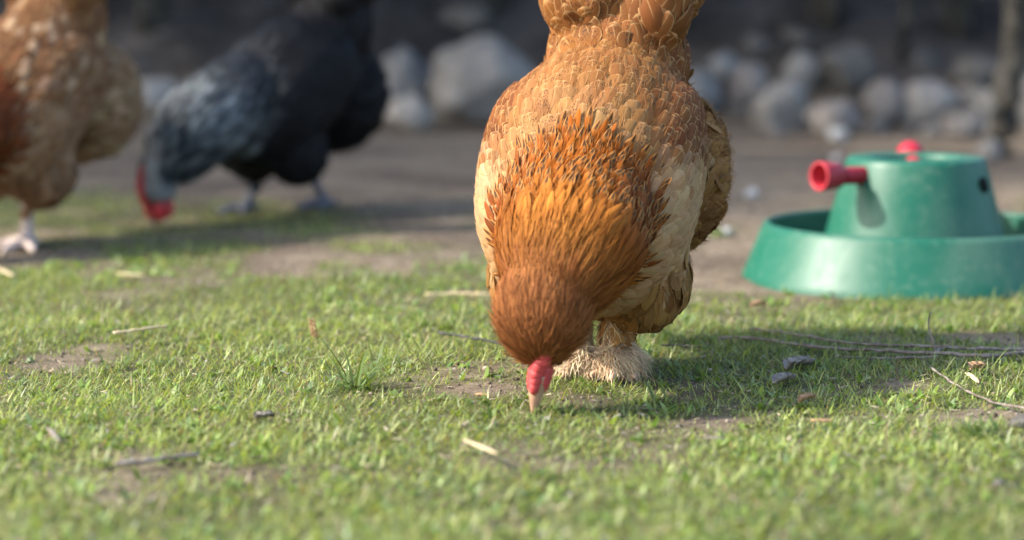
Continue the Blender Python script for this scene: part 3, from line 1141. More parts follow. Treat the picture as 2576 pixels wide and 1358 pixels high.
def head_bits(root, hs, hf, hz, red, beak_c, comb='pea', size=1.0, wattle=True, eye_c=(0.06, 0.025, 0.012)):
    """comb, face, wattles, beak and eyes of a head held beak down"""
    REDM = mat_plain('red_skin', red, tuple(v * 0.72 for v in red), 160, 0.5, 0.4, 0.5, 0.002)
    BK = mat_plain('horn', beak_c, tuple(v * 0.75 for v in beak_c), 60, 0.4, 0.4, 0.1, 0.001)
    base = Vector((hs, -hf, hz))
    tipz = 0.0
    # beak: upper and lower mandible, one closed shape each
    z1 = max(0.033, hz - 0.056 * size)
    for nm, fy, wd, dp, ztip, hook in (('beak', -0.012, 0.0098, 0.0088, -0.003, 0.004), ('lower_beak', 0.002, 0.0084, 0.0062, 0.003, 0.0)):
        V, Fc = [], []
        n_, m_ = 12, 14
        for i in range(n_ + 1):
            t = i / n_
            k_ = (1 - t) ** 0.62 * 0.93 + 0.07 * (1 - t)
            cy = fy + hook * t * t
            for j in range(m_):
                a_ = 2 * math.pi * j / m_
                V.append(Vector((base.x + math.cos(a_) * wd * k_ + 0.0002, base.y + cy + math.sin(a_) * dp * k_, z1 + (ztip - z1) * t)))
        for i in range(n_):
            for j in range(m_):
                Fc.append((i * m_ + j, i * m_ + (j + 1) % m_, (i + 1) * m_ + (j + 1) % m_, (i + 1) * m_ + j))
        Fc.append(tuple(range(m_ - 1, -1, -1)))
        link(nm, poly_mesh(nm, [(V, Fc)]), BK, root)
    # face skin and comb
    bm = bmesh.new()
    for s in (-1, 1):
        q = bmesh.ops.create_icosphere(bm, subdivisions=3, radius=1)
        for v in q['verts']:
            v.co = base + Vector((s * (0.0045 if comb == 'pea' else 0.010) + v.co.x * (0.0072 if comb == 'pea' else 0.009), -0.006 + v.co.y * 0.013, -0.055 * size + v.co.z * 0.019)) * 1.0
    me_ = bpy.data.meshes.new('face_skin')
    bm.to_mesh(me_)
    bm.free()
    link('face_skin', me_, REDM, root)
    bm = bmesh.new()
    if comb == 'pea':
        for k in range(7):
            q = bmesh.ops.create_icosphere(bm, subdivisions=3, radius=1)
            zz = -0.028 - k * 0.0061
            for v in q['verts']:
                v.co = base + Vector((v.co.x * (0.0080 - 0.0007 * abs(k - 2)) * (1 + 0.12 * noise.noise(v.co * 3 + Vector((k, 0, 0)))) + 0.0012 * math.sin(k * 1.3) + 0.005 - 0.0012 * k, -0.024 + 0.0012 * k + v.co.y * 0.0068, zz * size + v.co.z * 0.0088))
    else:
        # single serrated comb along the crown
        n = 24
        for k in range(n):
            t = k / (n - 1)
            hgt = (0.012 + 0.010 * abs(math.sin(t * math.pi * 5))) * math.sin(math.pi * min(1, 0.15 + t * 0.85))
            q = bmesh.ops.create_icosphere(bm, subdivisions=2, radius=1)
            for v in q['verts']:
                v.co = base + Vector((v.co.x * 0.0045, -0.022 - hgt * 0.5 + v.co.y * (hgt * 0.55 + 0.004), 0.016 - t * 0.074 + v.co.z * 0.004))
    me_ = bpy.data.meshes.new('comb')
    bm.to_mesh(me_)
    bm.free()
    link('comb', me_, REDM, root)
    if wattle:
        for s in (-1, 1):
            if comb == 'pea':
                break
            bm = bmesh.new()
            q = bmesh.ops.create_icosphere(bm, subdivisions=3, radius=1)
            for v in q['verts']:
                v.co = base + Vector((s * 0.013 + v.co.x * 0.005, 0.006 + v.co.y * 0.013, -0.052 + v.co.z * 0.018))
            me_ = bpy.data.meshes.new('wattle')
            bm.to_mesh(me_)
            bm.free()
            link('wattle', me_, REDM, root)
    if comb == 'pea':
        for ch_ in root.children:
            if ch_.name.split('.')[0] in ('beak', 'lower_beak', 'face_skin', 'comb'):
                for v in ch_.data.vertices:
                    v.co.x += 0.16 * (v.co.z - 0.040)
    EYE = NM('hen_eye').fin(eye_c, 0.1, 0.5)
    for s in (-1, 1):
        bm = bmesh.new()
        q = bmesh.ops.create_icosphere(bm, subdivisions=3, radius=0.0040)
        for v in q['verts']:
            v.co = v.co + base + Vector((s * 0.0160, -0.002, -0.044))
        me_ = bpy.data.meshes.new('eye')
        bm.to_mesh(me_)
        bm.free()
        link('eye', me_, EYE, root)


def flow_factory(head):
    H = Vector((head[0], -head[1], head[2]))
    Nn = Vector((0, -0.100, 0.175))
    A = Vector((0, 0.78, 0.62)).normalized()
    comb = H + Vector((0, -0.02, -0.055))

    def flow(reg, t, p, n):
        if reg == 'head':
            return (p - comb).normalized() + Vector((0, 0, 0.3))
        if reg == 'hackle':
            return (p - H).normalized() * 0.85 + Vector((0, 0.30, 0.35)) * 0.6
        if reg in ('tail', 'rump'):
            return Vector((p.x * 3.0, 0.30, 0.95))
        if reg == 'fluff':
            return Vector((p.x * 5.0, 0.55, 0.15))
        if reg == 'thigh':
            return Vector((p.x * 2, 0.15, -1))
        if reg == 'foot':
            return Vector(((p.x - 0.030) * 14 + 0.25, 0.0, -0.8))
        rad = (p - Nn)
        w_ = max(0.0, min(1.0, (rad.dot(A) + 0.10) / 0.14))
        return A * w_ + rad.normalized() * (1.0 - 0.55 * w_)
    return flow


# ------------------------------------------------ the big ginger hen in front
FH = (-0.002, 0.214, 0.092)
ORANGE, GOLD, RUST = (0.40, 0.118, 0.014), (0.56, 0.235, 0.044), (0.20, 0.054, 0.013)
PEACH, TAN, BROWN, CREAM = (0.370, 0.172, 0.056), (0.31, 0.125, 0.033), (0.17, 0.053, 0.014), (0.54, 0.355, 0.190)


def reg_front(t, p, n):
    if t == 'head':
        return 'head'
    if t == 'neck':
        return 'hackle'
    if t in ('tail', 'lobe'):
        return 'tail'
    if t == 'rump':
        return 'rump'
    if t == 'wing':
        return 'wing'
    if t == 'fluff':
        return 'fluff' if (p.z < 0.29) else 'rump'
    if t == 'thigh':
        return 'thigh'
    if t == 'foot':
        return 'foot'
    return 'back' if p.z > 0.20 else 'side'


def hd_front(p):
    return (p - Vector((FH[0], -FH[1], FH[2]))).length


def c_hackle(p, n, rr):
    hd = (p - Vector((FH[0], -FH[1], FH[2]))).length
    c = mixc(GOLD, ORANGE, (hd - 0.06) / 0.07)
    c = mixc((0.34, 0.130, 0.040), c, (hd - 0.040) / 0.035 + rr.uniform(-0.3, 0.3))
    c = mixc(c, RUST, 1.1 * max(0, abs(p.x - 0.006) / 0.07 - 0.30) + rr.uniform(-0.1, 0.28))
    return jitc(c, rr, 0.2, 1.0 if hd > 0.102 and rr.random() < 0.8 else 0.0)


def c_back(p, n, rr):
    d = (p - Vector((0, -0.100, 0.175))).length
    c = mixc((0.44, 0.245, 0.098), PEACH, (d - 0.07) / 0.06 + rr.uniform(-0.25, 0.25))
    c = mixc(c, TAN, rr.random() * 0.5 + max(0, (p.z - 0.28) * 5))
    c = mixc(c, BROWN, max(0, abs(p.x) / 0.1 - 0.55) * 1.5 * (1 if p.z > 0.2 else 0) + rr.uniform(-0.1, 0.1))
    return jitc(c, rr, 0.14, 0.5 if rr.random() < (0.15 + 4 * max(0, p.z - 0.20)) else 0.0)


def c_wing(p, n, rr):
    t = (p.z - 0.19) / 0.04
    c = mixc(CREAM, BROWN, t) if p.z < 0.24 else mixc(BROWN, TAN, rr.random() * 0.5)
    return jitc(c, rr, 0.15)


def c_side(p, n, rr):
    return jitc(mixc(PEACH, CREAM, 0.35 + 0.5 * rr.random()), rr, 0.12)


def c_tail(p, n, rr):
    return jitc(mixc(TAN, BROWN, rr.random() * 0.5 + max(0, p.x * 6)), rr, 0.15, 0.5 if p.x < 0.03 and rr.random() < 0.8 else 0.0)


def c_fluff(p, n, rr):
    c = mixc((0.42, 0.225, 0.075), (0.21, 0.092, 0.026), rr.random() ** 1.3)
    return jitc(c, rr, 0.2)


def c_head(p, n, rr):
    c = mixc((0.42, 0.165, 0.056), (0.22, 0.075, 0.025), rr.random() * 0.9)
    c = mixc(c, (0.46, 0.190, 0.045), 12 * (p.z - 0.10) + rr.uniform(-0.2, 0.2))
    return jitc(c, rr, 0.2)


def c_foot(p, n, rr):
    c = mixc((0.85, 0.69, 0.47), (0.40, 0.21, 0.10), rr.random() ** 2.5)
    return jitc(c, rr, 0.15)


FEATHER = mat_feather('ginger_feather', (0.52, 0.315, 0.135), 0.66, 0.50, speck=0.85)
HACKLE = mat_feather('hackle_feather', (0.46, 0.215, 0.062), 0.40, 0.25, rough=0.6, spec=0.08, dark=(0.010, 0.009, 0.013))
DOWN = mat_tint('ginger_down', 0.75, 0.15, 0, 40)
SKIN = mat_tint('feathered_skin', 0.85, 0.1, 0.3, 120)

def fuzz(cf):
    return dict(part='body_feathers', kind='strand', r=0.0028, L=0.018, W=0.0006, lift=0.27, color=lambda p, n, rr: (*[c * 1.08 for c in cf(p, n, rr)[:3]], 0), mess=0.35)


front_spec = {
    'skin': {'torso': (0.22, 0.10, 0.03), 'head': (0.20, 0.075, 0.025), 'neck': (0.26, 0.085, 0.014), 'leg': (0.55, 0.36, 0.26), 'foot': (0.36, 0.26, 0.14), 'fluff': (0.20, 0.11, 0.035)},
    'body_mat': SKIN, 'region': reg_front, 'flow': flow_factory(FH), 'candidates': 90000,
    'feathers': {
        'hackle': [dict(part='neck_hackle', kind='f', r=0.0066, L=0.033, W=0.0076, lift=0.0062, prof='lance', color=c_hackle, mess=0.12, stiff=0.15, roll=0.25, when=lambda p: hd_front(p) > 0.085),
                   dict(part='neck_hackle', kind='strand', r=0.0018, L=0.026, W=0.0011, lift=0.30, color=lambda p, n, rr: (*c_hackle(p, n, rr)[:3], 0), mess=0.14)],
        'back': [dict(part='body_feathers', kind='f', r=0.0104, L=0.030, W=0.0215, lift=0.0027, color=c_back, mess=0.12, roll=0.06), fuzz(c_back)],
        'side': [dict(part='body_feathers', kind='f', r=0.0100, L=0.029, W=0.0200, lift=0.0027, color=c_side, mess=0.12, roll=0.06), fuzz(c_side)],
        'wing': [dict(part='wing', kind='f', r=0.0100, L=0.033, W=0.0205, lift=0.0026, color=c_wing, mess=0.09, roll=0.06), dict(fuzz(c_wing), part='wing')],
        'rump': [dict(part='saddle_feathers', kind='f', r=0.0098, L=0.033, W=0.0215, lift=0.0048, color=c_tail, mess=0.20), dict(fuzz(c_tail), part='saddle_feathers')],
        'tail': [dict(part='tail_feathers', kind='f', r=0.0092, L=0.044, W=0.0230, lift=0.0065, color=c_tail, mess=0.24, stiff=0.15, prof='round'), dict(fuzz(c_tail), part='tail_feathers')],
        'fluff': [dict(part='rear_fluff', kind='f', r=0.0125, L=0.034, W=0.0200, lift=0.006, color=c_fluff, mess=0.35, roll=0.3),
                  dict(part='rear_fluff', kind='strand', r=0.0030, L=0.024, W=0.0011, lift=0.50, color=c_fluff, mess=0.5)],
        'thigh': [dict(part='thigh_feathers', kind='f', r=0.0100, L=0.030, W=0.0200, lift=0.0045, color=c_fluff, mess=0.25, roll=0.2),
                  dict(part='thigh_feathers', kind='strand', r=0.0040, L=0.022, W=0.0010, lift=0.35, color=c_fluff, mess=0.3)],
        'head': [dict(part='head_feathers', kind='strand', r=0.00115, L=0.019, W=0.0010, lift=0.39, color=c_head, mess=0.22)],
        'foot': [dict(part='foot_feathers', kind='strand', r=0.0010, L=0.019, W=0.00085, lift=0.38, droop=0.10, color=c_foot, mess=0.35),
                 dict(part='foot_feathers', kind='strand', r=0.0075, L=0.027, W=0.0008, lift=0.5, droop=0.35, color=c_foot, mess=0.4)],
    },
    'mats': {'neck_hackle': HACKLE, 'body_feathers': FEATHER, 'wing': FEATHER, 'saddle_feathers': FEATHER, 'tail_feathers': FEATHER,
             'rear_fluff': mat_feather('fluff_feather', (0.36, 0.24, 0.11), 0.30, 0.2), 'thigh_feathers': mat_feather('thigh_feather', (0.36, 0.24, 0.11), 0.35, 0.25),
             'head_feathers': DOWN, 'foot_feathers': DOWN},
}
fp = hen_parts(FH)
for sx in (0.030, -0.014):
    fp += ell((sx, 0.000, 0.042), (0.016, 0.038, 0.016), (0.1, -1), 'foot')
    fp += ell((sx + 0.005, 0.012, 0.017), (0.024, 0.027, 0.015), (1, 0), 'foot')
ft = foot_tubes(0.030, 0.010, 0.08, 0.0, 0.007, 0.043, 0.1) + foot_tubes(-0.014, 0.004, 0.08, 0.0, 0.007, 0.040, -0.05)
p0 = G(1478, 940)
hen('hen', (p0.x, p0.y, p0.z), R(-12.5), 1.0, fp, ft, front_spec, 'large ginger feather footed hen pecking the lawn in sharp focus', 5,
    lambda root, parts, rr: head_bits(root, *FH, (0.58, 0.070, 0.075), (0.50, 0.30, 0.20), 'pea'))

# ------------------------------------------------ the brown hen cut by the left edge
BH = (-0.012, 0.200, 0.095)
b_spec = dict(front_spec)


def c_bback(p, n, rr):
    if noise.noise(p * 70) + rr.uniform(-0.15, 0.15) > 0.28:
        return jitc((0.48, 0.33, 0.20), rr, 0.15)
    return jitc(mixc((0.24, 0.112, 0.046), (0.14, 0.058, 0.024), rr.random()), rr, 0.2)


def c_bside(p, n, rr):
    return jitc(mixc((0.19, 0.080, 0.032), (0.38, 0.250, 0.155), max(0, rr.random() * 0.8 + (0.06 - abs(p.z - 0.16)) * 4)), rr, 0.2)


def c_bhackle(p, n, rr):
    return jitc(mixc((0.22, 0.06, 0.02), (0.12, 0.03, 0.012), rr.random()), rr, 0.2)


def c_bfluff(p, n, rr):
    return jitc(mixc((0.46, 0.33, 0.20), (0.26, 0.15, 0.075), rr.random()), rr, 0.2)


def swap(src, cmap, lod):
    out = {}
    for reg, lst in src.items():
        out[reg] = []
        for q in lst:
            q = dict(q)
            q['color'] = cmap.get(reg, q['color'])
            q['r'] *= lod
            if q['kind'] == 'strand':
                q['W'] *= lod
            out[reg].append(q)
    return out


b_spec['feathers'] = swap(front_spec['feathers'], {'hackle': c_bhackle, 'back': c_bback, 'side': c_bside, 'wing': c_bside, 'rump': c_bback, 'tail': c_bback, 'fluff': c_bfluff, 'thigh': c_bside, 'head': c_bhackle}, 1.25)
b_spec['flow'] = flow_factory(BH)
b_spec['candidates'] = 45000
b_spec['skin'] = dict(front_spec['skin'], torso=(0.25, 0.13, 0.06), neck=(0.14, 0.04, 0.015), leg=(0.56, 0.47, 0.43))
bp = hen_parts(BH, dz=0.014)
bt = foot_tubes(0.032, 0.005, 0.11, -0.005, 0.0108, 0.068, 0.1) + foot_tubes(-0.070, 0.02, 0.11, 0.0, 0.0085, 0.062, -0.1)
q0 = G(26, 622)
hen('hen', (q0.x, q0.y, q0.z), R(-22), 1.0, bp, bt, b_spec, 'brown and cream mottled hen cut off by the left edge', 15,
    lambda root, parts, rr: head_bits(root, *BH, (0.50, 0.04, 0.04), (0.45, 0.32, 0.2), 'pea'))

# ------------------------------------------------ the black hen with a silver neck
KH = (0.0, 0.250, 0.082)


def c_black(p, n, rr):
    return jitc(mixc((0.004, 0.004, 0.005), (0.008, 0.008, 0.0095), rr.random()), rr, 0.3)


def c_silver(p, n, rr):
    hd = (p - Vector((KH[0], -KH[1], KH[2]))).length
    k = max(0, min(1, 0.5 + 1.5 * noise.noise(p * 95) + rr.uniform(-0.25, 0.25)))
    c = mixc((0.022, 0.032, 0.043), (0.29, 0.325, 0.345), k ** 2.1)
    if hd < 0.055 and abs(p.x - 0.012) < 0.010:
        c = (0.42, 0.45, 0.47)
    if hd > 0.13:
        c = mixc(c, (0.010, 0.011, 0.014), (hd - 0.13) / 0.06 + 0.4 * rr.random() - 0.2)
    return jitc(c, rr, 0.2)


k_spec = dict(front_spec)
k_spec['feathers'] = swap(front_spec['feathers'], {r_: c_black for r_ in front_spec['feathers']}, 1.25)
for q in k_spec['feathers']['hackle'] + k_spec['feathers']['head']:
    q['color'] = c_silver
k_spec['flow'] = flow_factory(KH)
k_spec['candidates'] = 45000
BLACKF = mat_feather('black_feather', (0.016, 0.016, 0.02), 0.3, 0.3, 0, rough=0.6, spec=0.15, trans=0.0)
SILVER = mat_feather('silver_hackle', (0.40, 0.43, 0.45), 0.55, 0.5, 0, rough=0.5, trans=0.05)
k_spec['mats'] = {m_: BLACKF for m_ in front_spec['mats']}
k_spec['mats']['neck_hackle'] = SILVER
k_spec['mats']['head_feathers'] = DOWN
k_spec['skin'] = {'torso': (0.012, 0.012, 0.014), 'head': (0.08, 0.10, 0.12), 'neck': (0.05, 0.06, 0.075), 'leg': (0.13, 0.14, 0.175), 'foot': (0.02, 0.02, 0.02), 'fluff': (0.012, 0.012, 0.014)}
kp = hen_parts(KH, 0.074, dz=0.006, up=(0.020, 0.035), wide=False, head_r=0.031, neck_t=1.25, base=(0.080, 0.190))
kt = foot_tubes(0.0, -0.12, 0.10, -0.06, 0.0085, 0.060, 0.0) + foot_tubes(-0.045, 0.02, 0.10, -0.01, 0.0085, 0.060, 0.0)
k0 = G(690, 538)
hen('hen', (k0.x, k0.y, k0.z), R(-42), 0.97, kp, kt, k_spec, 'black hen with silver grey neck pecking beside the brown hen', 25,
    lambda root, parts, rr: head_bits(root, *KH, (0.50, 0.025, 0.030), (0.05, 0.05, 0.055), 'single'))


# ------------------------------------------------------------------ green christmas tree stand
def lathe(prof, n=96):
    V, Fc = [], []
    for r_, z_ in prof:
        for k in range(n):
            a_ = 2 * math.pi * k / n
            V.append((r_ * math.cos(a_), r_ * math.sin(a_), z_))
    for i in range(len(prof) - 1):
        for k in range(n):
            Fc.append((i * n + k, i * n + (k + 1) % n, (i + 1) * n + (k + 1) % n, (i + 1) * n + k))
    return V, Fc


def mat_plastic(name, c, dust=0.35, dustc=(0.42, 0.45, 0.40), rough=0.42):
    k = NM(name)
    a = k.noise(7, 5, 0.6)
    b = k.noise(90, 4, 0.7)
    f = k.math('MULTIPLY', k.math('ADD', k.ss(a, 0.38, 0.70), k.math('MULTIPLY', k.ss(b, 0.5, 0.7), 0.6)), dust, clamp=True)
    col = k.mix(f, c, dustc)
    k.bump(b, 0.05, 0.001)
    return k.fin(col, k.math('ADD', k.math('MULTIPLY', f, 0.5), rough), 0.4)


GREENP = mat_plastic('green_plastic', (0.004, 0.096, 0.058), 0.36, (0.14, 0.21, 0.165), 0.42)
REDP = mat_plastic('red_plastic', (0.36, 0.010, 0.026), 0.22, (0.32, 0.12, 0.11), 0.5)
HOLEM = mat_plain('hollow_shade_colour', (0.008, 0.012, 0.010), (0.014, 0.018, 0.015), 20, 0.9, 0.1, 0)
sc_ = G(2298, 698)
stand = empty('tree_stand', (sc_.x, sc_.y, sc_.z), R(0))
tag(stand, 'green plastic christmas tree stand with red screws on bare soil', 'tree stand')
basin = [(0.226, -0.004), (0.2255, 0.004), (0.222, 0.010), (0.200, 0.066), (0.1965, 0.0725), (0.193, 0.0738), (0.1895, 0.0725), (0.189, 0.068), (0.196, 0.030), (0.195, 0.016), (0.18, 0.012), (0.115, 0.012)]
link('basin', poly_mesh('basin', [lathe(basin)]), GREENP, stand)
cone = [(0.128, 0.0115), (0.126, 0.022), (0.0915, 0.152), (0.0895, 0.1575), (0.0865, 0.1595), (0.060, 0.1600), (0.0555, 0.1585), (0.054, 0.154), (0.052, 0.06), (0.0, 0.058)]
link('cone', poly_mesh('cone', [lathe(cone)]), GREENP, stand)
for nm_, ang, z_, l0_, l1_, kn in (('screw', 214, 0.137, 0.030, 0.168, True), ('screw', 84, 0.140, 0.020, 0.130, True)):
    a_ = R(ang)
    d_ = Vector((math.cos(a_), math.sin(a_), 0.03 if ang == 214 else 0.10)).normalized()
    up_ = Vector((0, 0, 1))
    c0 = Vector((0, 0, z_))
    pts = [c0 + d_ * l0_, c0 + d_ * (l0_ + 0.01), c0 + d_ * (l1_ - 0.035), c0 + d_ * (l1_ - 0.030)]
    sc1 = link(nm_, poly_mesh(nm_, [tube(pts, [0.009, 0.0115, 0.0115, 0.0115], 24)]), REDP, stand)
    # hollow knob: outer wall, rim, inner wall, floor
    k0_, k1_ = l1_ - 0.036, l1_
    V, Fc = lathe([(0.0, -0.036), (0.012, -0.036), (0.0165, -0.031), (0.0190, -0.004), (0.0188, -0.0008), (0.0178, 0.0), (0.0152, -0.0006), (0.0143, -0.003), (0.0115, -0.042), (0.0, -0.044)], 36)
    Q = d_.to_track_quat('Z', 'Y')
    V = [c0 + d_ * k1_ + Q @ Vector(p) for p in V]
    link('knob', poly_mesh('knob', [(V, Fc)]), REDP, sc1)
a_ = R(-38)
dn = Vector((math.cos(a_), math.sin(a_), 0.26)).normalized()
c0 = Vector((math.cos(a_) * 0.0985, math.sin(a_) * 0.0985, 0.128))
link('screw_hole_disc', poly_mesh('screw_hole_disc', [tube([c0 - dn * 0.004, c0 + dn * 0.0012], [0.0105, 0.0105], 24)]), HOLEM, stand)  # near-black disc on the cone wall, painting the shade inside the empty hole


# ------------------------------------------------------------------ twigs, straw and leaves on the lawn
def twig(name, pix, h, r0, r1, mat, label, cat='twig', knots=True, seed=0, parent=None, group=None):
    P_ = []
    for i, (u, v) in enumerate(pix):
        g_ = G(u, v)
        hh = h[i] if isinstance(h, (list, tuple)) else h
        d_ = (Vector((0, 0, CAM_H)) - g_).normalized()
        P_.append(g_ + d_ * (hh / max(d_.z, 0.08)) if hh > 0.02 else g_ + Vector((0, 0, hh)))
    pp = smooth_path(P_, 6, 0.0006, seed)
    n_ = len(pp)
    rad = [r0 + (r1 - r0) * i / n_ + (0.0006 if knots and i % 5 == 2 else 0) for i in range(n_)]
    o = link(name, poly_mesh(name, [tube(pp, rad, 8, True, 0.2, seed)]), mat, parent)
    if not parent:
        tag(o, label, cat, group)
    return o


twig('twig', [(1102, 862), (1150, 868), (1200, 877), (1260, 890), (1330, 905)], 0.011, 0.0016, 0.0012, DTWIG, 'thin dark straight twig lying left of the ginger hen head', seed=1)
twig('twig', [(1660, 892), (1720, 892), (1760, 896)], 0.010, 0.0008, 0.0006, DTWIG, 'short hair thin twig just right of the feathered foot', seed=2)
br = twig('fallen_branch', [(1808, 868), (1870, 868), (1960, 878), (2060, 893), (2190, 899), (2300, 906), (2390, 909), (2480, 914), (2560, 908), (2640, 895)], 0.008, 0.0014, 0.0022, TWIG,
          'long thin forked branch lying on the shaded grass below the stand', 'branch', seed=3)
twig('side_shoot', [(1885, 846), (1950, 854), (2040, 868), (2130, 882), (2240, 890), (2340, 892), (2450, 898), (2560, 899), (2640, 894)], 0.009, 0.0010, 0.0019, TWIG, '', seed=4, parent=br)
twig('side_shoot', [(2352, 908), (2364, 900), (2380, 892)], 0.009, 0.0015, 0.001, TWIG, '', seed=5, parent=br)
bq = G(2356, 905)
up1 = smooth_path([bq + Vector((0, 0, 0.008)), bq + Vector((-0.004, 0.004, 0.02)), bq + Vector((-0.008, 0.006, 0.036)), bq + Vector((-0.006, 0.008, 0.050))], 4, 0.0004, 3)
link('side_shoot', poly_mesh('side_shoot', [tube(up1, [0.0013 - 0.00005 * i for i in range(len(up1))], 7, True, 0.2, 4)]), TWIG, br)
twig('side_shoot', [(2110, 912), (2200, 916), (2290, 914), (2360, 912)], 0.006, 0.0007, 0.0012, TWIG, '', seed=6, parent=br)
twig('twig', [(2340, 945), (2380, 972), (2440, 1002), (2500, 1025), (2560, 1040), (2620, 1046)], [0.010, 0.008, 0.006, 0.005, 0.006, 0.006], 0.0008, 0.0012, TWIG, 'slim pale twig slanting into the right edge of the frame', seed=7)
twig('twig', [(1070, 752), (1130, 750), (1200, 751), (1250, 752)], 0.006, 0.0014, 0.0014, STRAW, 'blurred pale straw stalk lying behind the ginger hen head', cat='straw', seed=8)
twig('twig', [(285, 860), (330, 855), (372, 848), (420, 842)], 0.010, 0.0016, 0.0012, STRAW, 'long pale straw stalk lying in the grass at the left', cat='straw', seed=9)
twig('twig', [(290, 1188), (360, 1182), (420, 1172), (500, 1162)], 0.007, 0.0020, 0.0014, TWIG, 'blurred brown stick low in the near grass at the lower left', seed=10)


def flat_bit(name, u0, v0, u1, v1, wd, h, mat, label, cat, seed=0, curl=0.1, jag=0.15, group=None):
    r = random.Random(seed)
    a_, b_ = G(u0, v0), G(u1, v1)
    a_ = a_ + Vector((0, 0, h))
    b_ = b_ + Vector((0, 0, h))
    n_ = 10
    d_ = b_ - a_
    sd_ = Vector((-d_.y, d_.x, 0)).normalized()
    if d_.xy.length < 0.35 * d_.length:
        sd_ = Vector((1, 0, 0))
    V, Fc = [], []
    for layer in (0, 1):
        for i in range(n_ + 1):
            t = i / n_
            prof = (math.sin(math.pi * (0.06 + 0.88 * t)) ** 0.5) * (1 + r.uniform(-jag, jag))
            for s in (-1, -0.33, 0.33, 1):
                V.append(a_ + d_ * t + sd_ * s * wd * 0.5 * prof + Vector((0, 0, curl * wd * (s * s - 0.3) + 0.4 * curl * d_.length * t * (1 - t) - layer * 0.0009)))
    m_ = (n_ + 1) * 4
    for i in range(n_):
        for j in range(3):
            q = i * 4 + j
            Fc.append((q, q + 1, q + 5, q + 4))
            Fc.append((m_ + q + 4, m_ + q + 5, m_ + q + 1, m_ + q))
        for j in (0, 3):
            q = i * 4 + j
            Fc.append((q, q + 4, m_ + q + 4, m_ + q) if j == 0 else (q + 4, q, m_ + q, m_ + q + 4))
    Fc.append((0, m_, m_ + 1, 1))
    Fc.append((1, m_ + 1, m_ + 2, 2))
    Fc.append((2, m_ + 2, m_ + 3, 3))
    o = link(name, poly_mesh(name, [(V, Fc)]), mat)
    tag(o, label, cat, group)
    return o


flat_bit('straw', 1166, 1152, 1250, 1188, 0.0055, 0.016, STRAW, 'bright flat straw piece in the sunny near grass', 'straw', 1, 0.05, 0.05)
flat_bit('straw', 296, 706, 364, 712, 0.010, 0.010, STRAW, 'short pale straw piece in the blurred grass at left', 'straw', 2, 0.05, 0.05)
flat_bit('straw', -12, 690, 34, 712, 0.008, 0.010, STRAW, 'tan straw piece at the left edge below the brown hen', 'straw', 3, 0.05, 0.05)
flat_bit('wood_chip', 1770, 1128, 1822, 1130, 0.005, 0.010, DRY, 'pinkish pale chip in the sunny grass right of the beak', 'wood chip', 6, 0.1, 0.1)
flat_bit('wood_chip', 120, 1098, 150, 1132, 0.005, 0.008, DRY, 'grey wood chip standing in near grass at the lower left', 'wood chip', 7, 0.1, 0.1)
flat_bit('dry_leaf', 1976, 942, 2044, 930, 0.022, 0.008, DRY, 'grey curled dead leaf on shaded grass right of the foot', 'dry leaf', 8, 0.35, 0.3)
flat_bit('dry_leaf', 1946, 980, 1996, 968, 0.016, 0.008, DRY, 'smaller grey dead leaf in front of the curled one', 'dry leaf', 9, 0.35, 0.3)
flat_bit('dry_leaf', 2430, 960, 2460, 985, 0.006, 0.009, STRAW, 'pale splinter beside the slim twig at the right', 'splinter', 10, 0.2, 0.2)
flat_bit('dry_leaf', 2440, 945, 2475, 940, 0.014, 0.008, DRYBROWN, 'brown crumpled leaf near the forked branch end', 'dry leaf', 11, 0.4, 0.4)
flat_bit('dry_leaf', 640, 1065, 690, 1060, 0.014, 0.006, DRY, 'pale pinkish leaf scrap in the grass at lower left centre', 'dry leaf', 12, 0.3, 0.3)
flat_bit('dry_leaf', 1890, 792, 1925, 785, 0.010, 0.010, DRYBROWN, 'orange brown curled leaf in grass left of the stand front', 'dry leaf', 13, 0.5, 0.3)
flat_bit('dry_leaf', 2010, 1032, 2048, 1020, 0.008, 0.009, DRYBROWN, 'yellowish catkin on worn soil in the hen shadow', 'catkin', 14, 0.5, 0.4)
flat_bit('dry_leaf', 2040, 1082, 2092, 1084, 0.006, 0.009, DRYBROWN, 'orange brown bark strip at the shadow edge', 'bark strip', 15, 0.2, 0.2)
flat_bit('dry_leaf', 1196, 1002, 1226, 1006, 0.006, 0.004, DRYBROWN, 'brown scrap on the bare patch left of the beak', 'dry leaf', 16, 0.3, 0.3)

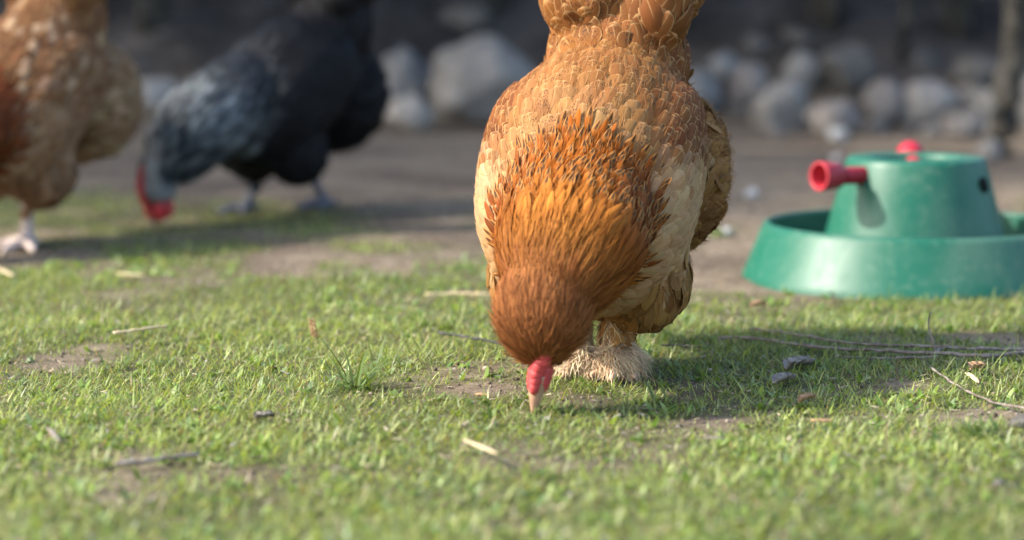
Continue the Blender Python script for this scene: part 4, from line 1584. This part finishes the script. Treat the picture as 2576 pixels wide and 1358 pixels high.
# dry seed head standing in the grass
b0_ = G(792, 868)
sh = empty('seed_head', b0_)
tag(sh, 'upright dry tan seed head standing in the grass left of centre', 'seed head')
st_ = smooth_path([Vector((0, 0, -0.002)), Vector((0.001, 0, 0.010)), Vector((-0.001, 0, 0.022)), Vector((-0.003, 0, 0.027))], 4)
link('stalk', poly_mesh('stalk', [tube(st_, 0.0007, 6)]), STRAW, sh)
ch = []
for i in range(26):
    t = i / 25
    a_ = i * 2.4
    c_ = Vector((math.cos(a_) * 0.0016 - 0.003 * t, math.sin(a_) * 0.0016, 0.008 + 0.019 * t))
    e_ = c_ + Vector((math.cos(a_) * 0.0022, math.sin(a_) * 0.0022, 0.0032))
    ch.append(tube([c_, (c_ + e_) / 2, e_], [0.0005, 0.0013, 0.0003], 6))
link('spikelets', poly_mesh('spikelets', ch), DRYBROWN, sh)


# taller grass tufts that stand out of the lawn
def tuft(u, v, n_, L0, spread, label, seed, wdt=0.0024, dirx=None):
    b = G(u, v)
    g_ = np.random.default_rng(seed)
    x_ = g_.normal(0, 0.009, n_)
    y_ = g_.normal(0, 0.009, n_)
    hd_ = g_.random(n_) * 6.28 if dirx is None else dirx + g_.normal(0, 0.9, n_)
    c_ = np.array([0.135, 0.205, 0.055]) * (0.7 + 0.6 * g_.random((n_, 1)))
    me_ = blade_mesh(x_, y_, x_ * 0, L0 * (0.5 + 0.6 * g_.random(n_)), wdt * (0.7 + 0.6 * g_.random(n_)), hd_, 0.30 + spread * g_.random(n_) ** 0.5, 0.2 + 0.7 * g_.random(n_),
                     np.concatenate([c_, np.ones((n_, 1))], 1), 'grass_tuft', 5)
    o = link('grass_tuft', me_, GRASS)
    o.location = b
    tag(o, label, 'grass tuft', 'taller grass tufts in the lawn')


tuft(900, 980, 90, 0.062, 1.15, 'largest spiky grass tuft in focus left of the beak', 1)
tuft(960, 925, 14, 0.046, 0.9, 'loose pale grass tuft behind the largest tuft', 2, 0.0016, 0.4)
tuft(700, 905, 8, 0.052, 0.8, 'few long blades leaning right in focus left of centre', 3, 0.0018, 0.3)
tuft(300, 930, 18, 0.040, 1.0, 'grass tuft in focus at the far left', 4)
tuft(2470, 1100, 40, 0.030, 0.6, 'bright sunlit grass tuft at the lower right edge', 5, 0.003)
tuft(1640, 1010, 14, 0.030, 1.0, 'green tuft in the hen shadow beside the beak', 6)
tuft(1690, 860, 26, 0.026, 0.7, 'green tuft right behind the feathered foot', 7)
tuft(1812, 594, 16, 0.030, 1.0, 'small green weed on bare soil right of the ginger hen', 8, 0.006)
